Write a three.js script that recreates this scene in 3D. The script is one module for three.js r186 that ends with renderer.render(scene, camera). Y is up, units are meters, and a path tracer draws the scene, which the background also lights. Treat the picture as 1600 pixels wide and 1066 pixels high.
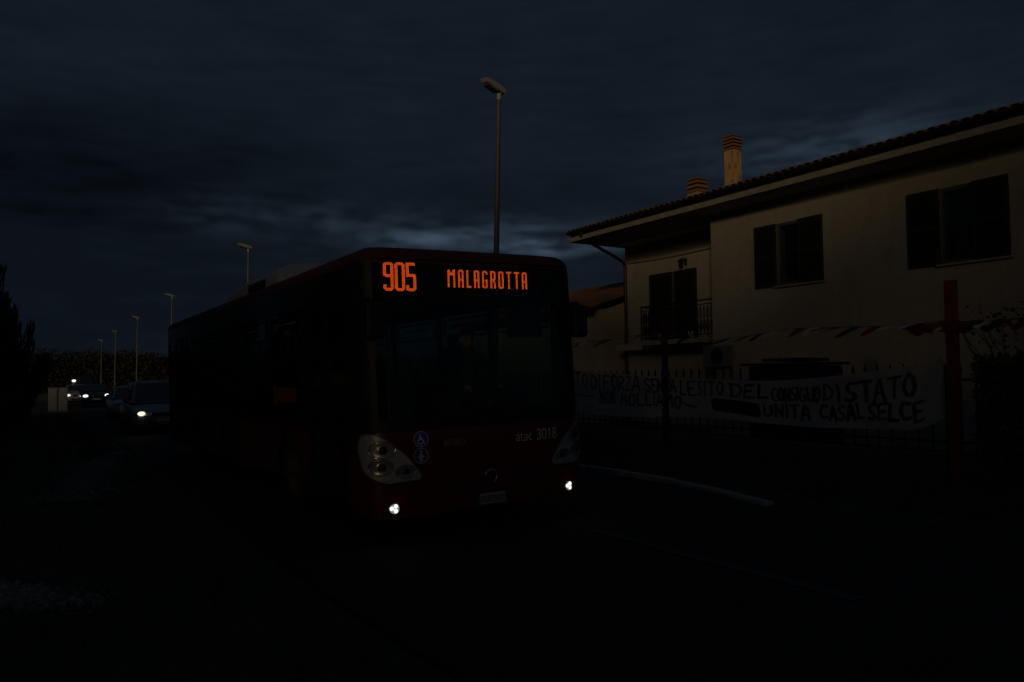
import * as THREE from 'three';
import { mergeGeometries, toCreasedNormals } from 'three/addons/utils/BufferGeometryUtils.js';
import { RoundedBoxGeometry } from 'three/addons/geometries/RoundedBoxGeometry.js';
import { MarchingCubes } from 'three/addons/objects/MarchingCubes.js';
import { TextGeometry } from 'three/addons/geometries/TextGeometry.js';
import { FontLoader } from 'three/addons/loaders/FontLoader.js';

// ------------------------------------------------------------------ camera, sky, sun, exposure
const scene = new THREE.Scene();
const camera = new THREE.PerspectiveCamera(47.06, 1600 / 1066, 0.1, 2000);
camera.rotation.order = 'YXZ';
camera.position.set(0, 1.55, 0);
camera.rotation.set(0.0495, -0.54833, -0.0085);
camera.updateMatrixWorld();

const renderer = new THREE.WebGLRenderer({ antialias: true });
renderer.toneMapping = THREE.LinearToneMapping;
renderer.toneMappingExposure = 1;
renderer.shadowMap.enabled = true;

const SUN_DIR = new THREE.Vector3(-0.70, 0.141, 0.70).normalize();   // low in the west, behind the photographer
const sun = new THREE.DirectionalLight(new THREE.Color().setRGB(1, 0.72, 0.38), 0.54);
sun.position.copy(SUN_DIR).multiplyScalar(150);
sun.castShadow = true; sun.shadow.radius = 12; sun.shadow.mapSize.set(2048, 2048);
Object.assign(sun.shadow.camera, { left: -90, right: 90, top: 60, bottom: -60, near: 1, far: 400 });
scene.add(sun, sun.target);
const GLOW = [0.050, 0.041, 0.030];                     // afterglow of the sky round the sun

// value noise and fractal noise, seeded
function rng(seed) { let a = seed >>> 0; return () => { a = (a + 0x6D2B79F5) | 0; let t = Math.imul(a ^ (a >>> 15), 1 | a); t = (t + Math.imul(t ^ (t >>> 7), 61 | t)) ^ t; return ((t ^ (t >>> 14)) >>> 0) / 4294967296; }; }
function hash3(x, y, z) { let h = Math.imul(x, 374761393) ^ Math.imul(y, 668265263) ^ Math.imul(z, 2147483647 - 1274126177); h = Math.imul(h ^ (h >>> 13), 1274126177); return ((h ^ (h >>> 16)) >>> 0) / 4294967296; }
const sm = (t) => t * t * (3 - 2 * t);
function noise3(x, y, z, px = 0, py = 0) {
  const xi = Math.floor(x), yi = Math.floor(y), zi = Math.floor(z), u = sm(x - xi), v = sm(y - yi), w = sm(z - zi);
  const m = (a, p) => p ? ((a % p) + p) % p : a;
  const g = (a, b, c) => hash3(m(xi + a, px), m(yi + b, py), zi + c), L = THREE.MathUtils.lerp;
  return L(L(L(g(0, 0, 0), g(1, 0, 0), u), L(g(0, 1, 0), g(1, 1, 0), u), v), L(L(g(0, 0, 1), g(1, 0, 1), u), L(g(0, 1, 1), g(1, 1, 1), u), v), w);
}
function fbm(x, y, z, o = 5, p = 0) { let s = 0, a = 0.5, n = 0; for (let i = 0; i < o; i++) { s += a * noise3(x, y, z + i * 17, p, p); n += a; a *= 0.5; x *= 2; y *= 2; z *= 2; p *= 2; } return s / n; }
const clamp = THREE.MathUtils.clamp, lerp = THREE.MathUtils.lerp;
const step = (a, b, x) => sm(clamp((x - a) / (b - a), 0, 1));

{ // dusk sky: an almost even cloud deck over blue, torn open low down, afterglow round the sun
  const W = 1600, H = 800, data = new Float32Array(W * H * 4), D = Math.PI / 180;
  // clouds as seen: azimuth, elevation, half-widths in degrees, strength
  const banks = [[-86, 13.5, 15, 3.0, -0.5], [-95, 4.5, 20, 4.5, -0.34], [-60, 7.0, 24, 1.6, -0.16], [-64, 13.6, 6, 1.0, -0.14], [-118, 12, 16, 4, -0.2], [-20, 8, 14, 3, -0.15], [40, 11, 22, 4, -0.2], [-160, 12, 22, 4, -0.2]];
  const slits = [[-73, 11.4, 6.5, 0.9, 1.0], [-65, 10.3, 2.4, 0.5, 2.8], [-60, 10.9, 3.5, 0.45, 1.3], [-54, 9.8, 4.2, 0.5, 4.6], [-57, 11.3, 6, 0.7, 0.5], [-35, 15.3, 6.0, 1.2, 1.5], [-118, 9.5, 9, 0.9, 0.6], [2, 10.5, 10, 1.0, 0.7], [60, 9, 12, 1.1, 0.6], [-165, 10, 10, 1.0, 0.6]];
  const wrap = (d) => ((d + 540) % 360) - 180;
  for (let j = 0; j < H; j++) {
    const el = (j + 0.5) / H * Math.PI - Math.PI / 2, cy = Math.sin(el), ch = Math.cos(el), below = el < -0.03;
    for (let i = 0; i < W; i++) {
      const az = ((i + 0.5) / W - 0.5) * 2 * Math.PI, dx = Math.cos(az) * ch, dz = Math.sin(az) * ch, k = (j * W + i) * 4; let v = 0.6, cool = 0, deck = 0.5;
      if (!below) {
        const h = Math.max(cy, 0.0) + 0.16, px = dx / h, pz = dz / h;                 // the deck is flat: bands crowd towards the horizon
        const mid = fbm(px * 1.3 + 11, pz * 1.3 + 5, 2.5, 4), fine = fbm(px * 4.5 + 2, pz * 4.5 + 7, 6.5, 3); deck = mid * 0.62 + fine * 0.38;
        const ad = az / D, ed = el / D, warp = ed < 34 ? (fbm(ad * 0.16 + 30, ed * 0.5 + 7, 1.5, 3) - 0.5) * 2.6 : 0, rag = ed < 34 ? fbm(ad * 0.42 + 60, ed * 2.9 + 3, 4.5, 5) : 0.5;
        v = 1.0 + 0.95 * (deck - 0.5) + (ed < 34 ? 0.55 * (fbm(ad * 0.3 + 9, ed * 2.4 + 1, 7.5, 4) - 0.5) : 0) + 0.08 * Math.cos(az + 15 * D);
        for (const [a, e, wa, we, s] of banks) { const da = wrap(ad - a) / wa, de = (ed - e + warp * 0.9) / we; v += s * Math.exp(-0.5 * (da * da + de * de)) * (0.75 + 0.5 * rag); }
        for (const [a, e, wa, we, s] of slits) { const da = wrap(ad - a) / wa, de = (ed - e + warp * 0.45) / we, g = s * Math.exp(-0.5 * (da * da + de * de)) * step(0.3, 0.72, rag) * 1.5; v += g; cool += g; }
        v *= lerp(0.78, 1, step(-2, 9, ed));
      }
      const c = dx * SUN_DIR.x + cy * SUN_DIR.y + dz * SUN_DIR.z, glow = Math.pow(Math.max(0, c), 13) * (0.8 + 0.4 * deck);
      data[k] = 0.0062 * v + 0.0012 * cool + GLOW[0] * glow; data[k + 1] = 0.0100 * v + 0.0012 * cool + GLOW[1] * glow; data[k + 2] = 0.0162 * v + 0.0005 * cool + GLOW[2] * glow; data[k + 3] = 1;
    }
  }
  const t = new THREE.DataTexture(data, W, H, THREE.RGBAFormat, THREE.FloatType);
  t.mapping = THREE.EquirectangularReflectionMapping; t.magFilter = THREE.LinearFilter; t.minFilter = THREE.LinearFilter; t.needsUpdate = true;
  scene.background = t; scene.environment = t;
}

// ------------------------------------------------------------------ helpers
const used = {};
function numbered(n) { const k = (used[n] = (used[n] ?? -1) + 1); return k ? `${n}_${String(k).padStart(3, '0')}` : n; }
function sh(m) { m.castShadow = m.receiveShadow = true; return m; }
function part(parent, name, geo, mat) { if (Array.isArray(geo)) geo = merge(geo); const m = sh(new THREE.Mesh(geo, mat)); m.name = name; parent.add(m); return m; }
function thing(name, label, category, group, pos, turn = 0) { const o = new THREE.Group(); o.name = numbered(name); scene.add(o); if (pos) o.position.set(...pos); o.rotation.y = turn; o.userData = { label, category }; if (group) o.userData.group = group; return o; }
function single(name, label, category, geo, mat, group, kind) { if (Array.isArray(geo)) geo = merge(geo); const m = sh(new THREE.Mesh(geo, mat)); m.name = numbered(name); m.userData = {}; if (label) m.userData.label = label; if (category) m.userData.category = category; if (group) m.userData.group = group; if (kind) m.userData.kind = kind; scene.add(m); return m; }
function copyOf(root, label, pos, turn) { const r = root.clone(); r.name = numbered(root.name.replace(/_\d+$/, '')); r.userData = { ...root.userData, label }; scene.add(r); if (pos) r.position.set(...pos); if (turn !== undefined) r.rotation.y = turn; return r; }
function structure(name, geo, mat) { if (Array.isArray(geo)) geo = merge(geo); const m = sh(new THREE.Mesh(geo, mat)); m.name = name; m.userData = { kind: 'structure' }; scene.add(m); return m; }
function merge(list) { const l = list.map((g) => { let q = g.index ? g.toNonIndexed() : g.clone(); if (!q.attributes.uv) q.setAttribute('uv', new THREE.BufferAttribute(new Float32Array(q.attributes.position.count * 2), 2)); if (!q.attributes.normal) q.computeVertexNormals(); for (const k of Object.keys(q.attributes)) if (!['position', 'normal', 'uv'].includes(k)) q.deleteAttribute(k); return q; }); return mergeGeometries(l); }
const bx = (w, h, d, x = 0, y = 0, z = 0) => new THREE.BoxGeometry(w, h, d).translate(x, y, z);
const rb = (w, h, d, r, x = 0, y = 0, z = 0, s = 2) => new RoundedBoxGeometry(w, h, d, s, r).translate(x, y, z);
function bar(a, b, r0, r1 = r0, seg = 8) { const A = new THREE.Vector3(...a), B = new THREE.Vector3(...b), d = B.clone().sub(A), g = new THREE.CylinderGeometry(r1, r0, d.length(), seg); g.applyQuaternion(new THREE.Quaternion().setFromUnitVectors(new THREE.Vector3(0, 1, 0), d.normalize())); return g.translate(...A.add(B).multiplyScalar(0.5).toArray()); }
function tube(pts, r, seg = 24, rad = 6) { return new THREE.TubeGeometry(new THREE.CatmullRomCurve3(pts.map((p) => new THREE.Vector3(...p))), seg, r, rad); }
function extr(pts, depth, bevel = 0, holes = []) { const s = new THREE.Shape(pts.map((p) => new THREE.Vector2(...p))); for (const h of holes) s.holes.push(h instanceof THREE.Path ? h : new THREE.Path(h.map((p) => new THREE.Vector2(...p)))); return new THREE.ExtrudeGeometry(s, { depth, bevelEnabled: bevel > 0, bevelSize: bevel, bevelThickness: bevel, bevelSegments: 2, curveSegments: 20 }); }
const rect = (x0, y0, x1, y1) => [[x0, y0], [x1, y0], [x1, y1], [x0, y1]];
function gridGeo(nu, nv, fn, uvfn) { // parametric sheet
  const pos = [], uv = [], idx = [];
  for (let j = 0; j <= nv; j++) for (let i = 0; i <= nu; i++) { const p = fn(i / nu, j / nv); pos.push(...p); uv.push(...(uvfn ? uvfn(i / nu, j / nv) : [i / nu, j / nv])); }
  for (let j = 0; j < nv; j++) for (let i = 0; i < nu; i++) { const a = j * (nu + 1) + i, b = a + 1, c = a + nu + 1, d = c + 1; idx.push(a, b, d, a, d, c); }
  const g = new THREE.BufferGeometry(); g.setAttribute('position', new THREE.Float32BufferAttribute(pos, 3)); g.setAttribute('uv', new THREE.Float32BufferAttribute(uv, 2)); g.setIndex(idx); g.computeVertexNormals(); return g;
}
// textures: fn(u, v) gives [r, g, b] linear 0..1 or a grey value, tiling
function tex(size, fn, rep = [1, 1], color = true) {
  const d = new Uint8Array(size * size * 4), enc = (c) => { c = clamp(c, 0, 1); return Math.round(255 * (color ? (c <= 0.0031308 ? 12.92 * c : 1.055 * Math.pow(c, 1 / 2.4) - 0.055) : c)); };
  for (let j = 0; j < size; j++) for (let i = 0; i < size; i++) { const v = fn(i / size, j / size), k = (j * size + i) * 4, a = Array.isArray(v) ? v : [v, v, v]; d[k] = enc(a[0]); d[k + 1] = enc(a[1]); d[k + 2] = enc(a[2]); d[k + 3] = 255; }
  const t = new THREE.DataTexture(d, size, size); t.wrapS = t.wrapT = THREE.RepeatWrapping; t.magFilter = THREE.LinearFilter; t.minFilter = THREE.LinearMipmapLinearFilter; t.generateMipmaps = true; if (color) t.colorSpace = THREE.SRGBColorSpace; t.repeat.set(...rep); t.needsUpdate = true; return t;
}
const lin = (r, g, b) => new THREE.Color().setRGB(r, g, b);
const M = (r, g, b, rough = 0.8, o = {}) => new THREE.MeshStandardMaterial({ color: lin(r, g, b), roughness: rough, ...o });
const P = (r, g, b, rough = 0.4, o = {}) => new THREE.MeshPhysicalMaterial({ color: lin(r, g, b), roughness: rough, ...o });
const mix3 = (a, b, t) => [lerp(a[0], b[0], t), lerp(a[1], b[1], t), lerp(a[2], b[2], t)];
function worldUV(geo, k = 1) { const p = geo.attributes.position, n = geo.attributes.normal, uv = new Float32Array(p.count * 2); for (let i = 0; i < p.count; i++) { const ax = Math.abs(n.getX(i)), ay = Math.abs(n.getY(i)), az = Math.abs(n.getZ(i)); let u, v; if (ax >= ay && ax >= az) { u = p.getZ(i); v = p.getY(i); } else if (az >= ay) { u = p.getX(i); v = p.getY(i); } else { u = p.getX(i); v = p.getZ(i); } uv[2 * i] = u * k; uv[2 * i + 1] = v * k; } geo.setAttribute('uv', new THREE.BufferAttribute(uv, 2)); return geo; }
const flatUV = (g, k = 1) => worldUV(g.index ? g.toNonIndexed() : g, k);

// ------------------------------------------------------------------ materials
const asphaltMap = tex(512, (u, v) => { const f = fbm(u * 90, v * 90, 1, 2, 90), a = fbm(u * 6, v * 6, 3, 5, 6), s = step(0.58, 0.75, fbm(u * 4, v * 4, 9, 4, 4)); const c = 0.024 + 0.026 * f + 0.022 * (a - 0.5); return [c * (1 + 0.12 * s), c * (1 + 0.1 * s), c]; });
const asphaltBump = tex(512, (u, v) => fbm(u * 110, v * 110, 4, 2, 110) * 0.7 + 0.3 * fbm(u * 9, v * 9, 2, 4, 9), [1, 1], false);
const asphaltRough = tex(512, (u, v) => 0.78 + 0.2 * fbm(u * 7, v * 7, 12, 5, 7), [1, 1], false);
const mAsphalt = new THREE.MeshPhysicalMaterial({ map: asphaltMap, bumpMap: asphaltBump, bumpScale: 0.006, roughnessMap: asphaltRough, roughness: 1, specularIntensity: 0.35 });
const soilMap = tex(512, (u, v) => { const a = fbm(u * 8, v * 8, 5, 6, 8), b = fbm(u * 60, v * 60, 8, 3, 60); return mix3(mix3([0.055, 0.045, 0.03], [0.035, 0.048, 0.018], step(0.4, 0.6, a)), [0.1, 0.085, 0.062], step(0.58, 0.8, b) * 0.5); });
const soilBump = tex(512, (u, v) => fbm(u * 40, v * 40, 5, 4, 40), [1, 1], false);
const mSoil = new THREE.MeshStandardMaterial({ map: soilMap, bumpMap: soilBump, bumpScale: 0.03, roughness: 0.95 });
const gravelMap = tex(512, (u, v) => { const b = fbm(u * 70, v * 70, 3, 3, 70), a = fbm(u * 5, v * 5, 7, 4, 5); const c = 0.32 + 0.2 * b + 0.06 * (a - 0.5); return [c * 1.05, c, c * 0.92]; });
const mGravel = new THREE.MeshStandardMaterial({ map: gravelMap, bumpMap: soilBump, bumpScale: 0.02, roughness: 0.95 });
const plasterMap = tex(512, (u, v) => { const a = fbm(u * 5, v * 5, 1, 6, 5), b = fbm(u * 90, v * 90, 2, 2, 90), s = fbm(u * 26, v * 4, 6, 4, 0); let c = mix3([0.425, 0.39, 0.335], [0.50, 0.465, 0.40], a); const w = 0.9 + 0.18 * (b - 0.5); const st = 1 - 0.09 * step(0.5, 0.85, s); return [c[0] * w * st, c[1] * w * st, c[2] * w * st]; });
const plasterBump = tex(512, (u, v) => fbm(u * 120, v * 120, 7, 3, 120) * 0.8 + 0.2 * fbm(u * 8, v * 8, 5, 3, 8), [1, 1], false);
const mPlaster = new THREE.MeshStandardMaterial({ map: plasterMap, bumpMap: plasterBump, bumpScale: 0.004, roughness: 0.93 });
plasterMap.repeat.set(0.25, 0.25); plasterBump.repeat.set(0.5, 0.5);
const concreteMap = tex(512, (u, v) => { const a = fbm(u * 6, v * 6, 4, 6, 6), b = fbm(u * 80, v * 80, 3, 2, 80); const c = 0.3 + 0.16 * (a - 0.5) + 0.05 * b; return [c * 1.05, c, c * 0.9]; });
const mConcrete = new THREE.MeshStandardMaterial({ map: concreteMap, bumpMap: plasterBump, bumpScale: 0.004, roughness: 0.9 });
const mKerb = new THREE.MeshStandardMaterial({ map: tex(256, (u, v) => { const a = fbm(u * 6, v * 6, 14, 6, 6), b = fbm(u * 60, v * 60, 3, 2, 60); const c = 0.34 + 0.3 * (a - 0.5) + 0.06 * b; return [c, c * 0.98, c * 0.93]; }), bumpMap: plasterBump, bumpScale: 0.006, roughness: 0.85 });
const chimMap = tex(512, (u, v) => { const a = fbm(u * 6, v * 6, 4, 6, 6), b = fbm(u * 40, v * 40, 3, 3, 40), s = step(0.5, 0.72, fbm(u * 9, v * 3, 8, 5, 0)); let c = mix3([0.46, 0.29, 0.13], [0.58, 0.39, 0.2], a); const w = (0.88 + 0.24 * (b - 0.5)) * (1 - 0.55 * s); return c.map((x) => x * w); });
const mChimney = new THREE.MeshStandardMaterial({ map: chimMap, bumpMap: plasterBump, bumpScale: 0.006, roughness: 0.95 });
const tileVar = [0, 1, 2].map((k) => new THREE.MeshStandardMaterial({ color: lin([0.26, 0.31, 0.2][k], [0.125, 0.15, 0.105][k], [0.06, 0.075, 0.06][k]), roughness: 0.9, bumpMap: plasterBump, bumpScale: 0.004 }));
const mFascia = M(0.035, 0.028, 0.022, 0.6), mGutter = M(0.045, 0.035, 0.03, 0.45, { metalness: 0.4 });
const mShutter = M(0.022, 0.026, 0.02, 0.55), mIron = M(0.02, 0.02, 0.02, 0.5, { metalness: 0.5 }), mWhiteFrame = M(0.1, 0.095, 0.085, 0.5), mJamb = M(0.16, 0.155, 0.145, 0.6);
const mGlassDark = new THREE.MeshPhysicalMaterial({ color: lin(0.55, 0.6, 0.58), roughness: 0.03, transmission: 1, thickness: 0, ior: 1.5 });
const mRoom = M(0.45, 0.43, 0.4, 0.9);
const mRedWood = new THREE.MeshStandardMaterial({ map: tex(256, (u, v) => { const g = fbm(u * 30, v * 3, 2, 4, 0), a = fbm(u * 5, v * 5, 3, 4, 5); return [0.2 + 0.1 * (g - 0.5) + 0.05 * a, 0.022 + 0.02 * g, 0.02 + 0.015 * g]; }), roughness: 0.7 });
const mRed = P(0.115, 0.006, 0.01, 0.34, { clearcoat: 0.7, clearcoatRoughness: 0.12 });
const mRoofPaint = M(0.13, 0.022, 0.022, 0.75);
const mBlackPaint = P(0.012, 0.012, 0.013, 0.25, { clearcoat: 0.5, clearcoatRoughness: 0.1 });
const mBlackPlastic = M(0.014, 0.014, 0.015, 0.55), mRubber = M(0.018, 0.018, 0.018, 0.85), mDarkTrim = M(0.03, 0.03, 0.032, 0.5);
const mAlu = M(0.55, 0.55, 0.55, 0.4, { metalness: 0.8 }), mChrome = M(0.8, 0.8, 0.8, 0.12, { metalness: 1 }), mSteel = M(0.35, 0.35, 0.36, 0.35, { metalness: 0.9 });
const mScreen = new THREE.MeshPhysicalMaterial({ color: lin(0.74, 0.85, 0.81), roughness: 0.02, transmission: 1, thickness: 0, ior: 1.5 });
const mClear = new THREE.MeshPhysicalMaterial({ color: lin(0.9, 0.93, 0.91), roughness: 0.02, transmission: 1, thickness: 0, ior: 1.5 });
const mTint = new THREE.MeshPhysicalMaterial({ color: lin(0.5, 0.6, 0.57), roughness: 0.03, transmission: 1, thickness: 0, ior: 1.5 });
const mGalv = new THREE.MeshStandardMaterial({ map: tex(256, (u, v) => { const a = fbm(u * 8, v * 8, 3, 5, 8); const c = 0.13 + 0.08 * (a - 0.5); return [c * 1.02, c, c * 0.97]; }), roughness: 0.6, metalness: 0.3 });
const emit = (r, g, b, k, base = 0.5) => new THREE.MeshStandardMaterial({ color: lin(base, base, base), emissive: lin(r, g, b), emissiveIntensity: k, roughness: 0.3 });
function glowLight(parent, c, k, p) { const l = new THREE.PointLight(lin(...c), k, 0, 2); l.position.set(...p); l.castShadow = true; l.shadow.radius = 0.5; parent.add(l); return l; }

// ------------------------------------------------------------------ ground, road, kerb
const FALL = 0.0305;                                   // the road falls towards its left edge
const RX0 = 2.0, RX1 = 7.45, roadY = (x) => FALL * (x - 4.0);
{ // one sheet to the horizon
  const xs = [-600, -200, -60, -25, -12, -6, -3, -1, 0, 1, 1.7, 2.05, 7.40, 7.58, 8.5, 10, 12, 18, 30, 60, 200, 600];
  const zs = []; for (let z = 260; z > 30; z -= 40) zs.push(z); for (let z = 30; z > -90; z -= 1.5) zs.push(z); for (let z = -90; z > -700; z -= 60) zs.push(z);
  const gy = (x, z) => { const wob = (fbm(x * 0.6 + 40, z * 0.6, 3, 3) - 0.5) * 0.09; if (x <= 1.7) return -0.10 + wob * step(2.0, 0.6, x); if (x <= 2.05) return -0.085; if (x < 7.5) return roadY(7.4) - 0.06; if (x < 7.7) return 0.12; return 0.15 + wob * 0.7; };
  structure('ground', gridGeo(xs.length - 1, zs.length - 1, (u, v) => { const x = xs[Math.round(u * (xs.length - 1))], z = zs[Math.round(v * (zs.length - 1))]; return [x, gy(x, z), z]; }, (u, v) => { const x = xs[Math.round(u * (xs.length - 1))], z = zs[Math.round(v * (zs.length - 1))]; return [x / 4, z / 4]; }), mSoil);
  const rz = []; for (let z = 120; z > -420; z -= 3) rz.push(z);
  structure('road', gridGeo(12, rz.length - 1, (u, v) => { const z = rz[Math.round(v * (rz.length - 1))]; let x = lerp(RX0, RX1, u); if (u === 0) x += (noise3(0.5, z * 0.7, 1) - 0.5) * 0.25; return [x, roadY(x) + (fbm(x * 0.8, z * 0.8, 6, 3) - 0.5) * 0.015 + 0.004, z]; }, (u, v) => [lerp(RX0, RX1, u) / 3, rz[Math.round(v * (rz.length - 1))] / 3]), mAsphalt);
  // worn white centre line, dash by dash
  const paintMap = tex(256, (u, v) => { const a = step(0.36, 0.56, fbm(u * 20, v * 20, 2, 4, 20)); return mix3([0.085, 0.084, 0.08], [0.034, 0.034, 0.033], a); });
  const mPaint = new THREE.MeshStandardMaterial({ map: paintMap, roughness: 0.8 });
  const marks = new THREE.Group(); marks.name = 'road_markings'; marks.userData = { kind: 'structure' }; scene.add(marks);
  for (let k = 0; k < 24; k++) { const z0 = -3.4 - k * 7.5; part(marks, 'dash', gridGeo(1, 6, (u, v) => { const x = 4.83 + (u - 0.5) * 0.13, z = z0 - v * 3; return [x, roadY(x) + 0.014, z]; }, (u, v) => [u * 0.13, v * 3]), mPaint); }
  // kerb along the house side
  const kerb = new THREE.Group(); kerb.name = 'kerb'; kerb.userData = { kind: 'structure' }; scene.add(kerb);
  const kr = rng(5), kg = [0, 1, 2].map((k) => flatUV(rb(0.14, 0.26, 0.985, 0.018)));
  for (let k = 0; k < 46; k++) { const m = part(kerb, 'kerb_stone', kg[k % 3], mKerb); const s = 6.6 + k, cv = Math.max(0, 9.0 - s); m.position.set(7.58 - 0.055 * cv * cv + (kr() - 0.5) * 0.014, 0.045 + (kr() - 0.5) * 0.01 - 0.012 * cv, -s); m.rotation.y = (kr() - 0.5) * 0.012 - 0.11 * cv; }
  // loose pale gravel thrown onto the left verge
  const gr = rng(31), peb = new THREE.IcosahedronGeometry(1, 0).scale(1, 0.6, 0.85), n = 7000, im = new THREE.InstancedMesh(peb, mGravel, n), mt = new THREE.Matrix4(), qt = new THREE.Quaternion(), gs = () => (gr() + gr() + gr() - 1.5) / 1.5;
  for (let i = 0; i < n; i++) { let x, z; if (i < 4600) { const t = gr(); z = -12.6 - 8.5 * t; x = lerp(0.35, 1.75, t) + gs() * lerp(0.75, 0.3, t); } else { x = -0.35 + gs() * 1.0; z = -7.15 + gs() * 0.55 + 0.25 * Math.sin(x * 4); } const k = 0.014 + 0.036 * gr() * gr(); mt.compose(new THREE.Vector3(x, -0.088 + (fbm(x * 0.6 + 40, z * 0.6, 3, 3) - 0.5) * 0.06, z), qt.setFromEuler(new THREE.Euler(gr() * 3, gr() * 6, gr() * 3)), new THREE.Vector3(k, k, k)); im.setMatrixAt(i, mt); const c = 0.7 + 0.7 * gr(); im.setColorAt(i, lin(c, c, c)); }
  im.name = 'verge_gravel'; im.userData = { kind: 'stuff', label: 'pale loose gravel scattered on the left verge', category: 'gravel' }; sh(im); scene.add(im);
}
{ // rough grass on both verges: nobody could count the blades
  const r = rng(77), blade = new THREE.BufferGeometry(), v = [], N = 7;
  for (let i = 0; i < N; i++) { const a = r() * 6.28, ox = (r() - 0.5) * 0.12, oz = (r() - 0.5) * 0.12, h = 0.05 + r() * 0.1, w = 0.006, lx = Math.cos(a) * h * 0.5, lz = Math.sin(a) * h * 0.5; v.push(ox - w, 0, oz, ox + w, 0, oz, ox + lx, h, oz + lz); }
  blade.setAttribute('position', new THREE.Float32BufferAttribute(v, 3)); blade.computeVertexNormals();
  const count = 9000, im = new THREE.InstancedMesh(blade, M(0.06, 0.075, 0.028, 0.9), count), m = new THREE.Matrix4(), q = new THREE.Quaternion(), up = new THREE.Vector3(0, 1, 0);
  for (let i = 0; i < count; i++) {
    let x, z; do { if (r() < 0.62) { x = 7.65 + r() * 3.2; z = -1 - Math.pow(r(), 1.5) * 38; } else { x = 1.75 - Math.pow(r(), 1.3) * 4; z = -3 - r() * 45; } } while (x < 2 && (Math.hypot((x - 0.95) / 0.7, (z + 15.6) / 3.4) < 1 || Math.hypot((x + 0.3) / 0.8, (z + 7.2) / 1) < 1) && r() < 0.93);
    const s = 0.7 + r() * 1.1; m.compose(new THREE.Vector3(x, x > 5 ? 0.135 : -0.11, z), q.setFromAxisAngle(up, r() * 6.28), new THREE.Vector3(s, s, s)); im.setMatrixAt(i, m); im.setColorAt(i, lin(0.7 + 0.5 * r(), 0.75 + 0.4 * r(), 0.7 + 0.3 * r()));
  }
  im.name = 'verge_grass'; im.userData = { kind: 'stuff', label: 'rough short grass along both verges of the road', category: 'grass' }; sh(im); scene.add(im);
}

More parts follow.
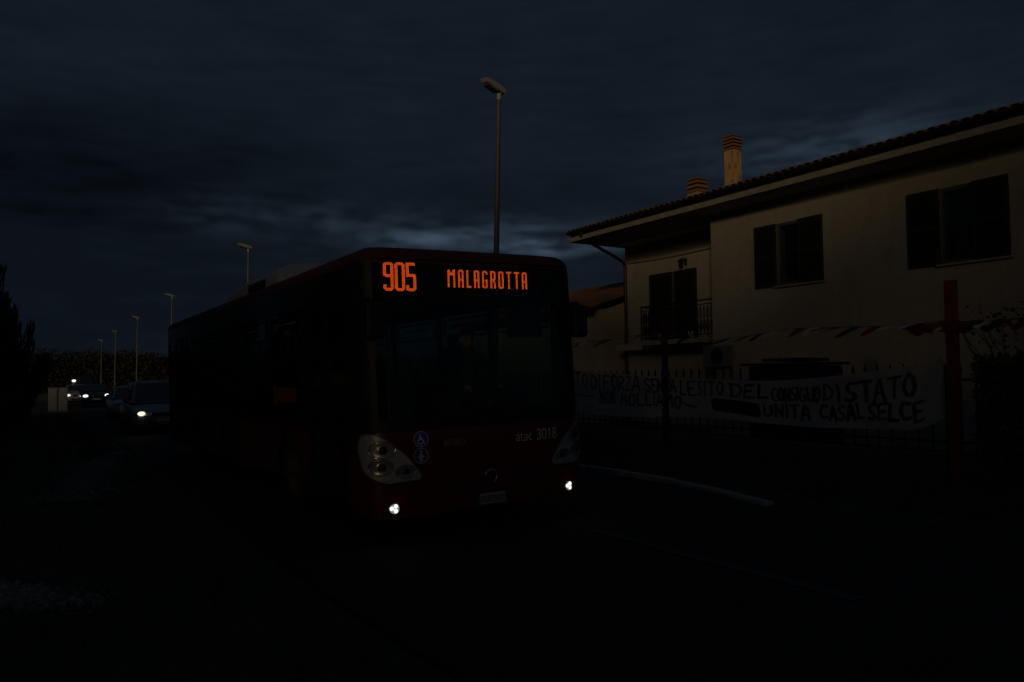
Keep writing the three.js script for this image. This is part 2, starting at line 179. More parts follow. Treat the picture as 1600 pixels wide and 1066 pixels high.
// ------------------------------------------------------------------ house
function shutterGeo(w, h) { // louvred leaf, hinge edge at x = 0, standing on y = 0
  const g = [bx(0.06, h, 0.035, 0.03, h / 2), bx(0.06, h, 0.035, w - 0.03, h / 2), bx(w - 0.12, 0.07, 0.035, w / 2, 0.035), bx(w - 0.12, 0.07, 0.035, w / 2, h - 0.035), bx(w - 0.12, 0.06, 0.035, w / 2, h * 0.5)];
  for (let y = 0.09; y < h - 0.09; y += 0.042) { if (Math.abs(y - h * 0.5) < 0.05) continue; const s = bx(w - 0.115, 0.007, 0.042); s.rotateX(0.7); g.push(s.translate(w / 2, y, 0)); }
  g.push(bx(w - 0.115, h - 0.1, 0.004, w / 2, h / 2, 0.012));
  return merge(g);
}
{
  const HX = 14.8, RXW = 16.0, S0 = 1.5, SC = 14.38, SE = 19.25, G = 0.1, TOP = 5.72;
  const h = thing('main_house', 'two storey beige plastered house with tiled roof and dark shutters behind the banner', 'house', null, [0, 0, 0]);
  // walls run along z: shape in (s, y), extruded in x
  const wall = (s0, s1, y0, y1, x, th, holes = []) => { const g = extr(rect(s0, y0, s1, y1), th, 0, holes.map((k) => rect(...k))); g.rotateY(Math.PI / 2); return flatUV(g.translate(x, 0, 0)); };   // rotateY(+90): shape x -> -z
  const winS = [[11.04, 12.30], [7.17, 8.43]], WY0 = 3.68, WY1 = 5.14;
  part(h, 'front_wall', wall(S0, SC, G, TOP, HX, 0.3, winS.map(([a, b]) => [a, WY0, b, WY1])), mPlaster);
  part(h, 'balcony_wall', wall(SC + 0.003, SE, G, TOP, RXW, 0.3, [[16.12, 2.64, 17.1, 4.68]]), mPlaster);
  part(h, 'return_wall', flatUV(bx(RXW - HX - 0.303, TOP - G, 0.3, (RXW + HX + 0.303) / 2 - 0.003, (TOP + G) / 2, -SC + 0.15)), mPlaster);
  part(h, 'end_wall', flatUV(merge([extr([[RXW + 0.303, G], [25.2, G], [25.2, 5.7], [19.8, 7.7], [RXW + 0.303, 6.5]], 0.3).translate(0, 0, -SE)])), mPlaster);
  part(h, 'back_wall', flatUV(bx(0.3, TOP - G, SE - S0, 25.35, (TOP + G) / 2, -(SE + S0) / 2)), mPlaster);
  part(h, 'side_wall', flatUV(extr([[HX + 0.303, G], [25.2, G], [25.2, 5.7], [19.8, 7.7], [HX + 0.303, 6.0]], 0.3).translate(0, 0, -S0 - 0.3)), mPlaster);
  part(h, 'upper_floor', bx(10, 0.2, SE - S0 - 0.7, 20.3, 2.5, -(SE + S0) / 2), mRoom);
  part(h, 'partition_wall', merge([bx(0.1, 3.1, SE - S0 - 0.7, 18.2, 4.15, -(SE + S0) / 2), bx(10, 0.08, SE - S0 - 0.7, 20.3, 5.72, -(SE + S0) / 2)]), mRoom);
  part(h, 'plinth', flatUV(bx(0.05, 0.5, SC - S0, HX - 0.028, 0.36, -(SC + S0) / 2)), mConcrete);
  // eave: slab edge, fascia, gutter
  const EX = 13.9, SL = 0.3, SR = SE + 0.12;
  part(h, 'eave_slab', flatUV(merge([bx(2.9, 0.13, SR - S0 + 0.4, EX + 1.45, TOP + 0.068, -(SR + S0 - 0.4) / 2), ])), mConcrete);
  part(h, 'fascia_board', bx(0.05, 0.2, SR - S0 + 0.4, EX + 0.09, TOP + 0.236, -(SR + S0 - 0.4) / 2), mFascia);
  { const s = new THREE.Shape(); s.absarc(0, 0, 0.085, Math.PI, 2 * Math.PI, false); s.absarc(0, 0, 0.077, 2 * Math.PI, Math.PI, true); const g = new THREE.ExtrudeGeometry(s, { depth: SR - S0 + 0.4, bevelEnabled: false, curveSegments: 10 }).translate(EX - 0.03, TOP + 0.29, -SR - 0.0); part(h, 'gutter', g, mGutter); }
  const roofY = (x) => 6.02 + SL * (x - EX);
  const deck = (x0, x1, f) => gridGeo(1, 1, (u, v) => [lerp(x0, x1, u), f(lerp(x0, x1, u)), lerp(-SR, -S0 + 0.4, v)]);
  const RIDGE = 20, roof = part(h, 'roof', merge([deck(EX, RIDGE, (x) => roofY(x) - 0.03), deck(RIDGE, 26.2, (x) => roofY(RIDGE) - SL * (x - RIDGE) - 0.03), extr([[EX, roofY(EX) - 0.09], [RIDGE, roofY(RIDGE) - 0.09], [RIDGE, roofY(RIDGE) - 0.035], [EX, roofY(EX) - 0.035]], 0.06).translate(0, 0, -SR)]), mFascia);
  // barrel tiles: the lower courses one by one, the rest joined
  const ang = Math.atan(SL), tg = [0, 1, 2].map((k) => { const r = rng(30 + k), pos = []; const seg = 7, R0 = 0.098, R1 = 0.082, L = 0.46, T = 0.014; const g = gridGeo(seg, 1, (u, v) => { const a = Math.PI * (1 - u), R = lerp(R0, R1, v); return [v * L, Math.sin(a) * R * 0.6, Math.cos(a) * R]; }); const g2 = gridGeo(seg, 1, (u, v) => { const a = Math.PI * u, R = lerp(R0, R1, v) - T; return [v * L, Math.sin(a) * R * 0.6, Math.cos(a) * R]; }); const lip = gridGeo(seg, 1, (u, v) => { const a = Math.PI * u, R = R0 - T * v; return [0, Math.sin(a) * R * 0.6, Math.cos(a) * R]; }); return merge([g, g2, lip]).rotateZ(ang); });
  const tr = rng(9), pitch = 0.205, cols = Math.floor((SR - S0 + 0.4) / pitch), rest = [[], [], []], pan = [[], [], []];
  for (let c = 0; c < cols; c++) for (let k = 0; k < 15; k++) {
    const x = EX - 0.05 + k * 0.4 * Math.cos(ang), y = roofY(x) + 0.005 + (k ? 0.012 : 0.01) + (tr() - 0.5) * 0.012, z = -SR + 0.1 + c * pitch + (tr() - 0.5) * 0.016, v = Math.floor(tr() * 3), rz = (tr() - 0.5) * 0.04;
    if (k < 3 && c * 3 < 300 && x < RIDGE) { const m = part(roof, 'roof_tile', tg[v], tileVar[v]); m.position.set(x, y, z); m.rotation.y = rz; }
    else if (x < RIDGE - 0.3) rest[v].push(tg[v].clone().rotateY(rz).translate(x, y, z));
  }
  for (let v = 0; v < 3; v++) { const m = part(roof, 'upper_tiles', mergeGeometries(rest[v]), tileVar[v]); m.userData.kind = 'stuff'; }
  { const g = []; for (let z = -SR + 0.2; z < -S0 + 0.4; z += 0.38) g.push(new THREE.CylinderGeometry(0.11, 0.1, 0.42, 10, 1, true, 0, Math.PI).rotateX(Math.PI / 2).rotateZ(0).translate(RIDGE, roofY(RIDGE) + 0.02, z)); part(roof, 'ridge_tiles', g, tileVar[1]).userData.kind = 'stuff'; }
  // chimneys
  const chimney = (x, s, w, y1, cap0, n) => {
    const c = part(h, 'chimney', flatUV(bx(w, cap0 - (roofY(x) - 0.25), w, x, (cap0 + roofY(x) - 0.25) / 2, -s), 1.2), mChimney);
    const dy = (y1 - cap0) / n, cw = w + 0.075;
    part(c, 'flashing', [bx(w + 0.05, 0.06, w + 0.05, x, roofY(x) + 0.1, -s)], mConcrete);
    part(c, 'flue', bx(w - 0.09, y1 - cap0 - 0.02, w - 0.09, x, (y1 + cap0) / 2, -s), M(0.03, 0.025, 0.02, 0.95));
    for (let i = 0; i < n; i++) { // sloping louvre slabs of the cap
      const y = cap0 + dy * i, a = w / 2 - 0.03, b = cw / 2, t = 0.022, ring = (r0, ya, r1, yb) => gridGeo(4, 1, (u, v) => { const k = Math.round(u * 4) % 4, r = v ? r1 : r0; return [x + [-1, 1, 1, -1][k] * r, v ? yb : ya, -s + [-1, -1, 1, 1][k] * r]; });
      part(c, 'cap_slab', merge([ring(b, y + 0.0, a, y + dy * 0.62), ring(b, y, b, y + t), ring(b, y + t, a, y + dy * 0.62 + t), ring(a, y + dy * 0.62, a, y + dy * 0.62 + t)].map((g) => { const q = g.toNonIndexed(); q.computeVertexNormals(); return q; })), tileVar[i % 2]);
    }
    part(c, 'cap_top', rb(cw * 0.92, 0.045, cw * 0.92, 0.012, x, y1 + 0.012, -s), tileVar[2]);
  };
  chimney(17.0, 15.6, 0.335, 8.45, 8.06, 4); chimney(17.0, 17.02, 0.40, 7.52, 7.13, 3);
  // windows of the front wall
  for (const [a, b] of winS) {
    const w = b - a, cz = -(a + b) / 2, hh = WY1 - WY0;
    const win = part(h, 'window', merge([bx(0.06, hh, 0.06, HX + 0.05, WY0 + hh / 2, -b + 0.033), bx(0.06, hh, 0.06, HX + 0.05, WY0 + hh / 2, -a - 0.033), bx(0.06, 0.06, w - 0.13, HX + 0.05, WY0 + 0.033, cz), bx(0.06, 0.06, w - 0.13, HX + 0.05, WY1 - 0.033, cz), bx(0.06, hh - 0.13, 0.09, HX + 0.05, WY0 + hh / 2, cz)]), mWhiteFrame);
    part(win, 'pane', bx(0.006, hh - 0.12, w / 2 - 0.1, HX + 0.05, WY0 + hh / 2, cz - w / 4 + 0.0), mGlassDark); part(win, 'pane', bx(0.006, hh - 0.12, w / 2 - 0.1, HX + 0.05, WY0 + hh / 2, cz + w / 4), mGlassDark);
    part(h, 'window_sill', flatUV(rb(0.16, 0.04, w + 0.12, 0.008, HX - 0.012, WY0 - 0.022, cz)), mConcrete);
    const leaf = shutterGeo(w / 2 + 0.0, hh + 0.02);
    const far = part(h, 'shutter', leaf, mShutter); far.rotation.y = Math.PI / 2; far.position.set(HX - 0.03, WY0 - 0.01, -b - 0.004);                 // swung open, flat on the wall
    const near = part(h, 'shutter', leaf, mShutter); near.rotation.y = Math.PI / 2; near.position.set(HX - 0.03, WY0 - 0.01, -a + 0.004);          // closed over the near half
    part(win, 'jamb_trim', bx(0.02, hh, 0.03, HX - 0.012, WY0 + hh / 2, -b + 0.03), mJamb);
  }
  // balcony in the recess
  const BS0 = SC - 0.0, BS1 = 17.2, BY = 2.62;
  part(h, 'balcony_slab', flatUV(bx(RXW - HX - 0.004, 0.13, BS1 - BS0 - 0.31, (RXW + HX) / 2, BY - 0.065, -(BS1 + BS0 + 0.304) / 2 + 0.0)), mConcrete);
  { const dr = part(h, 'balcony_door', merge([bx(0.06, 2.04, 0.07, RXW + 0.12, 3.66, -17.06), bx(0.06, 2.04, 0.07, RXW + 0.12, 3.66, -16.16), bx(0.06, 0.07, 0.82, RXW + 0.12, 4.64, -16.61), bx(0.06, 0.6, 0.82, RXW + 0.12, 2.95, -16.61)]), mWhiteFrame);
    part(dr, 'pane', bx(0.006, 1.36, 0.83, RXW + 0.12, 3.93, -16.61), mGlassDark);
    const leaf = shutterGeo(0.98, 2.06); const a = part(h, 'shutter', leaf, mShutter); a.rotation.y = Math.PI / 2; a.position.set(RXW - 0.03, 2.63, -17.1);
    const b = part(h, 'shutter', leaf, mShutter); b.rotation.y = Math.PI / 2; b.position.set(RXW - 0.028, 2.63, -16.1); b.scale.x = 0.93;
    part(dr, 'door_jamb', bx(0.02, 2.0, 0.03, RXW - 0.012, 3.66, -17.075), mJamb); }
  { const rail = part(h, 'railing', merge([bar([HX + 0.06, BY + 0.97, -BS0 - 0.01], [HX + 0.06, BY + 0.97, -BS1], 0.02), bar([HX + 0.06, BY + 0.86, -BS0 - 0.01], [HX + 0.06, BY + 0.86, -BS1], 0.012), bar([HX + 0.06, BY + 0.08, -BS0 - 0.01], [HX + 0.06, BY + 0.08, -BS1], 0.014), bar([HX + 0.06, BY + 0.97, -BS1], [RXW, BY + 0.97, -BS1], 0.02), bar([HX + 0.06, BY + 0.08, -BS1], [RXW, BY + 0.08, -BS1], 0.014), bar([HX + 0.06, BY, -BS1], [HX + 0.06, BY + 1.0, -BS1], 0.02)]), mIron);
    const bal = (x, z) => { const o = x === null ? 1 : 1; return merge([bar([x, BY + 0.08, z], [x, BY + 0.86, z], 0.009), tube([[x, BY + 0.12, z], [x, BY + 0.3, z + 0.045], [x, BY + 0.47, z], [x, BY + 0.64, z - 0.045], [x, BY + 0.82, z]], 0.008, 14, 5), tube([[x, BY + 0.12, z], [x, BY + 0.3, z - 0.045], [x, BY + 0.47, z], [x, BY + 0.64, z + 0.045], [x, BY + 0.82, z]], 0.008, 14, 5)]); };
    for (let z = BS0 + 0.1; z < BS1; z += 0.125) part(rail, 'baluster', bal(HX + 0.06, -z), mIron);
    for (let x = HX + 0.2; x < RXW - 0.05; x += 0.14) part(rail, 'baluster', bal(x, -BS1), mIron); }
  // gutter downpipe: slants back from the eave to the wall corner and drops
  part(h, 'downpipe', merge([tube([[EX - 0.02, TOP + 0.22, -18.7], [EX - 0.0, TOP + 0.1, -18.72], [EX + 0.15, TOP + 0.02, -18.75], [RXW - 0.25, 5.25, -19.12], [RXW - 0.1, 5.15, -19.15], [RXW - 0.08, 4.9, -19.16]], 0.05, 40, 8), bar([RXW - 0.08, 4.92, -19.16], [RXW - 0.08, 0.12, -19.16], 0.05, 0.05, 10)]), mGutter);
  for (const y of [4.6, 3.3, 2.0]) part(h, 'pipe_clamp', new THREE.TorusGeometry(0.056, 0.01, 6, 14).rotateX(Math.PI / 2).translate(RXW - 0.08, y, -19.16), mIron);
  // things on the house
  single('wall_cable', 'thin dark cable strung along the recessed house wall above the balcony door', 'cable', tube([[RXW - 0.03, 5.18, -19.1], [RXW - 0.03, 5.13, -17.5], [RXW - 0.03, 5.15, -15.6], [RXW - 0.03, 5.2, -14.75]], 0.012, 30, 5), mBlackPlastic);
  const l = thing('wall_lantern', 'small dark iron lantern on the wall above the balcony door', 'lantern', null, [RXW - 0.002, 4.9, -16.53]);
  part(l, 'wall_plate', bx(0.02, 0.2, 0.09, -0.012, 0, 0), mIron); part(l, 'bracket', tube([[-0.02, 0.05, 0], [-0.12, 0.12, 0], [-0.2, 0.06, 0]], 0.012, 12, 6), mIron);
  part(l, 'lantern_body', merge([new THREE.CylinderGeometry(0.085, 0.05, 0.16, 6).translate(-0.2, -0.06, 0), new THREE.ConeGeometry(0.11, 0.07, 6).translate(-0.2, 0.05, 0)]), mIron);
  const f = thing('wall_floodlight', 'boxy dark fitting on a bracket under the eave in the balcony recess', 'floodlight', null, [15.5, 5.0, -SC - 0.002]);
  part(f, 'bracket', bx(0.12, 0.03, 0.16, 0, 0.1, -0.082), mIron); part(f, 'housing', rb(0.26, 0.2, 0.12, 0.02, 0, 0, -0.22), mDarkTrim);
  const ac = thing('air_conditioner', 'grey air conditioner fan unit on the house wall above the banner', 'air conditioner', null, [HX - 0.02, 1.82, -14.05]);
  part(ac, 'casing', rb(0.28, 0.52, 0.74, 0.02, -0.17, 0.27, 0), M(0.17, 0.18, 0.19, 0.5)); part(ac, 'fan_ring', new THREE.TorusGeometry(0.19, 0.016, 8, 32).rotateY(Math.PI / 2).translate(-0.312, 0.27, 0.1), mDarkTrim);
  { const gr = []; for (let r = 0.04; r < 0.19; r += 0.03) gr.push(new THREE.TorusGeometry(r, 0.004, 5, 28).rotateY(Math.PI / 2).translate(-0.318, 0.27, 0.1)); for (let k = 0; k < 6; k++) gr.push(bar([-0.318, 0.27, 0.1], [-0.318, 0.27 + 0.19 * Math.sin(k * 1.047), 0.1 + 0.19 * Math.cos(k * 1.047)], 0.004, 0.004, 5)); part(ac, 'fan_grille', gr, mBlackPlastic); part(ac, 'fan_opening', new THREE.CircleGeometry(0.185, 28).rotateY(-Math.PI / 2).translate(-0.3125, 0.27, 0.1), M(0.02, 0.02, 0.02, 0.9)); }
  for (const z of [-0.28, 0.28]) part(ac, 'wall_bracket', merge([bx(0.32, 0.03, 0.03, -0.16, -0.006, z), bx(0.02, 0.3, 0.03, -0.01, -0.14, z)]), mIron);
  const pot = (x, y, z, s, label) => { const p = thing('flower_pot', label, 'flower pot', 'pots on the balcony', [x, y, z]); part(p, 'pot', new THREE.LatheGeometry([[0, 0], [0.09, 0], [0.13, 0.2], [0.145, 0.2], [0.145, 0.235], [0.12, 0.235], [0.115, 0.2], [0, 0.19]].map((q) => new THREE.Vector2(q[0] * s, q[1] * s)), 20), M(0.6, 0.58, 0.54, 0.7)); const r = rng(z * 100 | 0), g = []; for (let i = 0; i < 40; i++) { const a = r() * 6.28, t = 0.3 + r() * 0.9, L = 0.12 + r() * 0.16; g.push(new THREE.ConeGeometry(0.018, L, 4).scale(1, 1, 0.3).translate(0, L / 2, 0).rotateZ(t * 0.9).rotateY(a).translate(0, 0.19 * s, 0)); } part(p, 'leaves', g, M(0.05, 0.07, 0.025, 0.8)); };
  pot(15.15, BY, -15.05, 1.0, 'white flower pot on the balcony floor nearest the front wall corner'); pot(15.1, BY, -15.45, 0.85, 'smaller white pot on the balcony beside the larger one'); pot(15.2, BY, -16.75, 0.9, 'white pot on the balcony in front of the shuttered door');
}
{ // the lower building behind
  const a = thing('neighbour_house', 'lower beige building with brown tiled roof beyond the main house', 'house', null, [0, 0, 0]);
  const X0 = 15.4, X1 = 23, S0 = 19.9, S1 = 29;
  part(a, 'wall', flatUV(merge([bx(0.3, 3.7, S1 - S0, X0 + 0.15, 1.95, -(S0 + S1) / 2), bx(0.3, 3.7, S1 - S0, X1 - 0.15, 1.95, -(S0 + S1) / 2), extr([[X0 + 0.302, 0.1], [X1 - 0.302, 0.1], [X1 - 0.302, 3.8], [19.2, 4.9], [X0 + 0.302, 3.8]], 0.3).translate(0, 0, -S0 - 0.3), extr([[X0 + 0.302, 0.1], [X1 - 0.302, 0.1], [X1 - 0.302, 3.8], [19.2, 4.9], [X0 + 0.302, 3.8]], 0.3).translate(0, 0, -S1)])), mPlaster);
  const ry = (x) => 3.78 + 0.33 * (x - 14.9), sl = Math.atan(0.33);
  const rf = part(a, 'roof', merge([gridGeo(1, 1, (u, v) => { const x = lerp(14.9, 19.2, u); return [x, ry(x), lerp(-S1 - 0.3, -S0 + 0.35, v)]; }), gridGeo(1, 1, (u, v) => { const x = lerp(19.2, 23.5, u); return [x, ry(19.2) - 0.33 * (x - 19.2), lerp(-S1 - 0.3, -S0 + 0.35, v)]; })]), mFascia);
  const t = gridGeo(6, 1, (u, v) => { const an = Math.PI * (1 - u); return [v * 0.46, Math.sin(an) * 0.08, Math.cos(an) * 0.1]; }).rotateZ(sl), g = [[], []], r = rng(4);
  for (let z = -S1 - 0.2; z < -S0 + 0.3; z += 0.21) for (let k = 0; k < 10; k++) { const x = 14.86 + k * 0.4; g[r() < 0.5 ? 0 : 1].push(t.clone().translate(x, ry(x) + 0.02 + r() * 0.01, z + r() * 0.012)); }
  for (let v = 0; v < 2; v++) part(rf, 'tile_courses', mergeGeometries(g[v]), tileVar[v * 2]).userData.kind = 'stuff';
  part(a, 'gutter', bar([14.84, 3.75, -S1 - 0.3], [14.84, 3.75, -S0 + 0.35], 0.06, 0.06, 10), mGutter);
}
// ------------------------------------------------------------------ fence, banner, crosses, bunting
const FX = 11.06, FG = 0.18;
{
  const f = thing('picket_fence', 'dark iron picket fence on a low wall with a banner on it', 'fence');
  part(f, 'plinth_wall', flatUV(rb(0.2, 0.36, 19.6, 0.02, FX, FG + 0.1, -15.0 + 1.2)), M(0.1, 0.095, 0.085, 0.9));
  part(f, 'top_rail', bx(0.035, 0.03, 19.4, FX, 1.5, -13.8), mIron); part(f, 'bottom_rail', bx(0.035, 0.03, 19.4, FX, 0.62, -13.8), mIron);
  const pg = merge([bx(0.02, 1.28, 0.02, 0, 0.64, 0), new THREE.ConeGeometry(0.028, 0.12, 6).translate(0, 1.34, 0), new THREE.SphereGeometry(0.022, 8, 6).translate(0, 1.26, 0)]);
  for (let s = 4.2; s < 23.5; s += 0.21) { const m = part(f, 'picket', pg, mIron); m.position.set(FX, 0.36, -s); }
}
{ // hand-painted banner
  const W = 2048, H = 256, cv = document.createElement('canvas'); cv.width = W; cv.height = H; const c = cv.getContext('2d');
  c.fillStyle = 'rgb(190,192,195)'; c.fillRect(0, 0, W, H);
  const r = rng(12); for (let i = 0; i < 500; i++) { const k = 130 + r() * 60; c.fillStyle = `rgba(${k},${k},${k - 6},0.06)`; c.beginPath(); c.ellipse(r() * W, r() * H, 10 + r() * 60, 4 + r() * 22, 0, 0, 7); c.fill(); }
  const SA = 15.2, SB = 6.27, X = (s) => (SA - s) / (SA - SB) * W;
  const GL = { A: [[[0, 1], [0.42, 0], [0.58, 0], [1, 1]], [[0.18, 0.62], [0.84, 0.62]]], C: [[[1, 0.1], [0.4, 0], [0.05, 0.35], [0.05, 0.7], [0.4, 1], [1, 0.92]]], D: [[[0.1, 0], [0.1, 1]], [[0, 0], [0.6, 0.05], [1, 0.4], [0.9, 0.8], [0.5, 1], [0, 1]]], E: [[[1, 0], [0.08, 0.02], [0.08, 1], [1, 0.97]], [[0.08, 0.5], [0.75, 0.48]]], F: [[[1, 0], [0.1, 0.02], [0.1, 1]], [[0.1, 0.48], [0.75, 0.46]]], G: [[[0.95, 0.1], [0.4, 0], [0.05, 0.4], [0.1, 0.85], [0.5, 1], [0.95, 0.85], [0.95, 0.55], [0.55, 0.55]]], I: [[[0.5, 0], [0.5, 1]]], L: [[[0.1, 0], [0.1, 0.97], [1, 0.95]]], M: [[[0, 1], [0.12, 0], [0.5, 0.65], [0.88, 0], [1, 1]]], N: [[[0.05, 1], [0.08, 0], [0.92, 1], [0.95, 0]]], O: [[[0.5, 0], [0.1, 0.2], [0.03, 0.6], [0.3, 0.98], [0.7, 0.98], [0.97, 0.6], [0.9, 0.2], [0.45, 0]]], R: [[[0.1, 1], [0.1, 0], [0.7, 0.02], [0.9, 0.22], [0.6, 0.48], [0.12, 0.5], [0.95, 1]]], S: [[[0.95, 0.06], [0.4, 0.02], [0.08, 0.2], [0.3, 0.45], [0.8, 0.58], [0.92, 0.82], [0.5, 1], [0.02, 0.92]]], T: [[[0, 0.02], [1, 0]], [[0.5, 0], [0.5, 1]]], U: [[[0.05, 0], [0.08, 0.75], [0.4, 1], [0.75, 0.9], [0.94, 0.7], [0.95, 0]]], Z: [[[0.05, 0.02], [0.95, 0], [0.08, 0.97], [1, 0.98]]] };
  c.lineCap = 'round'; c.lineJoin = 'round';
  const word = (t, s0, s1, y0, y1, lw) => { const x0 = X(s0), x1 = X(s1), wts = [...t].map((ch) => ch === 'I' ? 0.45 : ch === 'M' ? 1.25 : 1), tot = wts.reduce((a, b) => a + b, 0), u = (x1 - x0) / tot; let x = x0;
    [...t].forEach((ch, i) => { const w = wts[i] * u, gw = w * 0.74, jy = (r() - 0.5) * 10, jh = 1 + (r() - 0.5) * 0.16;
      for (const st of GL[ch]) { c.strokeStyle = `rgba(24,24,26,${0.6 + r() * 0.25})`; c.lineWidth = lw * (0.85 + r() * 0.35); c.beginPath(); st.forEach((p, k) => { const px = x + w * 0.1 + p[0] * gw + (r() - 0.5) * 4, py = y0 + jy + p[1] * (y1 - y0) * jh + (r() - 0.5) * 5; k ? c.lineTo(px, py) : c.moveTo(px, py); }); c.stroke(); } x += w; }); };
  word('ATTO', 15.62, 14.58, 14, 98, 11); word('DI', 14.46, 14.08, 16, 102, 11); word('FORZA', 14.01, 12.73, 12, 96, 12); word('SENZA', 12.62, 11.65, 14, 94, 12); word('LESITO', 11.58, 10.36, 18, 108, 12); word('DEL', 10.27, 9.32, 30, 110, 13); word('CONSIGLIO', 9.27, 8.3, 46, 118, 11); word('DI', 8.26, 7.92, 44, 118, 12); word('STATO', 7.86, 6.64, 40, 128, 14);
  word('NON', 14.15, 13.58, 112, 180, 11); word('MOLLIAMO', 13.42, 11.5, 116, 186, 12);
  c.lineWidth = 10; c.beginPath(); c.moveTo(X(11.6), 150); c.lineTo(X(11.35), 178); c.lineTo(X(11.1), 186); c.stroke(); c.lineWidth = 5; c.beginPath(); c.moveTo(X(15.15), 150); c.lineTo(X(14.3), 152); c.stroke();
  c.strokeStyle = 'rgb(8,8,9)'; c.lineWidth = 52; c.beginPath(); for (let i = 0; i < 26; i++) { const x = lerp(X(10.6), X(9.62), i / 25), y = 164 + (i % 2 ? 16 : -16) + i * 0.7; i ? c.lineTo(x, y) : c.moveTo(x, y); } c.stroke();
  word('UNITA', 9.46, 8.5, 142, 212, 12); word('CASAL', 8.31, 7.52, 146, 214, 12); word('SELCE', 7.48, 6.56, 150, 220, 13);
  const t = new THREE.CanvasTexture(cv); t.colorSpace = THREE.SRGBColorSpace; t.anisotropy = 8;
  const weave = tex(256, (u, v) => 0.5 + 0.2 * (fbm(u * 60, v * 60, 3, 2, 60) - 0.5), [6, 1], false);
  const b = thing('protest_banner', 'long white cloth banner with black hand painted lettering hung on the fence', 'banner');
  const topY = (s) => 1.5 + 0.28 * Math.pow(Math.abs((s - 9.3) / (s > 9.3 ? 5.9 : 3.05)), 1.6), botY = (s) => (s < 6.9 ? 0.76 + 0.2 * Math.pow((6.9 - s) / 0.62, 2) : 0.76 + 0.03 * Math.sin(s * 1.3));
  const surf = (off) => gridGeo(220, 20, (u, v) => { const s = lerp(SA, SB, u), y = lerp(botY(s), topY(s), v); const fold = 0.02 * Math.sin(s * 5.1 + v * 2) * (1 - 0.5 * v) + 0.07 * (fbm(s * 1.6 + v * 1.2, v * 2.4 - s * 0.5, 5, 4) - 0.5) + 0.014 * Math.sin(s * 13 + v * 5 + 2 * Math.sin(s)) * (0.3 + v) - 0.03; return [FX - 0.075 + fold - off, y, -s]; });
  const cloth = part(b, 'cloth', merge([surf(0)]), new THREE.MeshPhysicalMaterial({ map: t, roughness: 0.9, bumpMap: weave, bumpScale: 0.002, transmission: 0.08, thickness: 0 }));
  for (const s of [15.15, 13.4, 11.6, 8.0, 6.35]) part(b, 'tie', tube([[FX - 0.07, topY(s) - 0.02, -s], [FX - 0.05, topY(s) + 0.05, -s], [FX, 1.53, -s]], 0.006, 10, 5), M(0.4, 0.38, 0.34, 0.9));
}
{ // dark red wooden cross and post in front of the fence
  const k = thing('wooden_cross', 'dark red wooden cross standing at the right end of the banner', 'cross', null, [FX - 0.2, 0.15, -6.07], 0);
  part(k, 'upright', flatUV(rb(0.1, 2.74, 0.145, 0.008, 0, 1.36, 0), 0.6), mRedWood); part(k, 'crossbar', flatUV(rb(0.06, 0.125, 0.88, 0.008, -0.082, 2.08, -0.12), 0.6), mRedWood);
  const p = thing('wooden_post', 'thin dark red wooden post in front of the banner below the balcony', 'post', null, [FX - 0.18, 0.15, -11.9]);
  part(p, 'upright', flatUV(rb(0.09, 2.84, 0.1, 0.008, 0, 1.42, 0), 0.6), M(0.06, 0.014, 0.012, 0.8)); part(p, 'cleat', flatUV(rb(0.03, 0.07, 0.24, 0.006, -0.062, 2.2, 0), 0.6), mRedWood);
}
{ // bunting
  const b = thing('bunting', 'string of small red, white and dark cloth pennants above the banner', 'bunting');
  const ctrl = [[15.6, 2.37], [13.98, 2.4], [13.19, 2.43], [11.93, 2.47], [10.58, 2.26], [9.65, 2.29], [8.69, 2.36], [8.0, 2.34], [7.18, 2.31], [6.63, 2.3], [6.17, 2.32], [5.6, 2.27], [4.9, 2.3]], cur = new THREE.CatmullRomCurve3(ctrl.map(([s, y]) => new THREE.Vector3(FX - 0.26, y, -s)));
  part(b, 'string', new THREE.TubeGeometry(cur, 120, 0.005, 5), mBlackPlastic);
  const cols = [M(0.22, 0.02, 0.02, 0.85), M(0.55, 0.55, 0.53, 0.85), M(0.02, 0.035, 0.05, 0.85), M(0.025, 0.05, 0.025, 0.85)], r = rng(21), n = 40, seq = [0, 1, 2, 0, 3, 1, 0, 2];
  for (let i = 0; i < n; i++) { if (r() < 0.22) continue; const p = cur.getPointAt((i + 0.3 + r() * 0.4) / n), s = -p.z, w = 0.1 + r() * 0.16, L = 0.1 + r() * 0.14, lift = 0.5 + r() * 1.2, sway = -0.3 - r() * 1.9, ph = r() * 6;
    part(b, 'pennant', gridGeo(6, 5, (u, v) => { const x = (u - 0.5) * w * (1 - 0.75 * v * v); return [p.x - 0.02 - Math.sin(lift) * L * v + 0.02 * Math.sin(v * 5 + ph + u * 2), p.y - Math.cos(lift) * L * v, p.z + x + sway * L * v * 0.6]; }), cols[seq[(i + (r() * 3 | 0)) % 8]]); }
  for (const [s, w, c] of [[6.5, 0.5, 0], [6.3, 0.34, 1], [5.85, 0.5, 2], [5.55, 0.4, 3], [5.2, 0.36, 0]]) part(b, 'ribbon', gridGeo(14, 4, (u, v) => [FX - 0.3 - 0.03 * Math.sin(u * 6), 2.3 - 0.07 * Math.sin(u * 3.1) - v * 0.11 * (1 - 0.4 * u) + 0.02 * Math.sin(u * 9), -s - (u - 0.5) * w]), cols[c]);
}
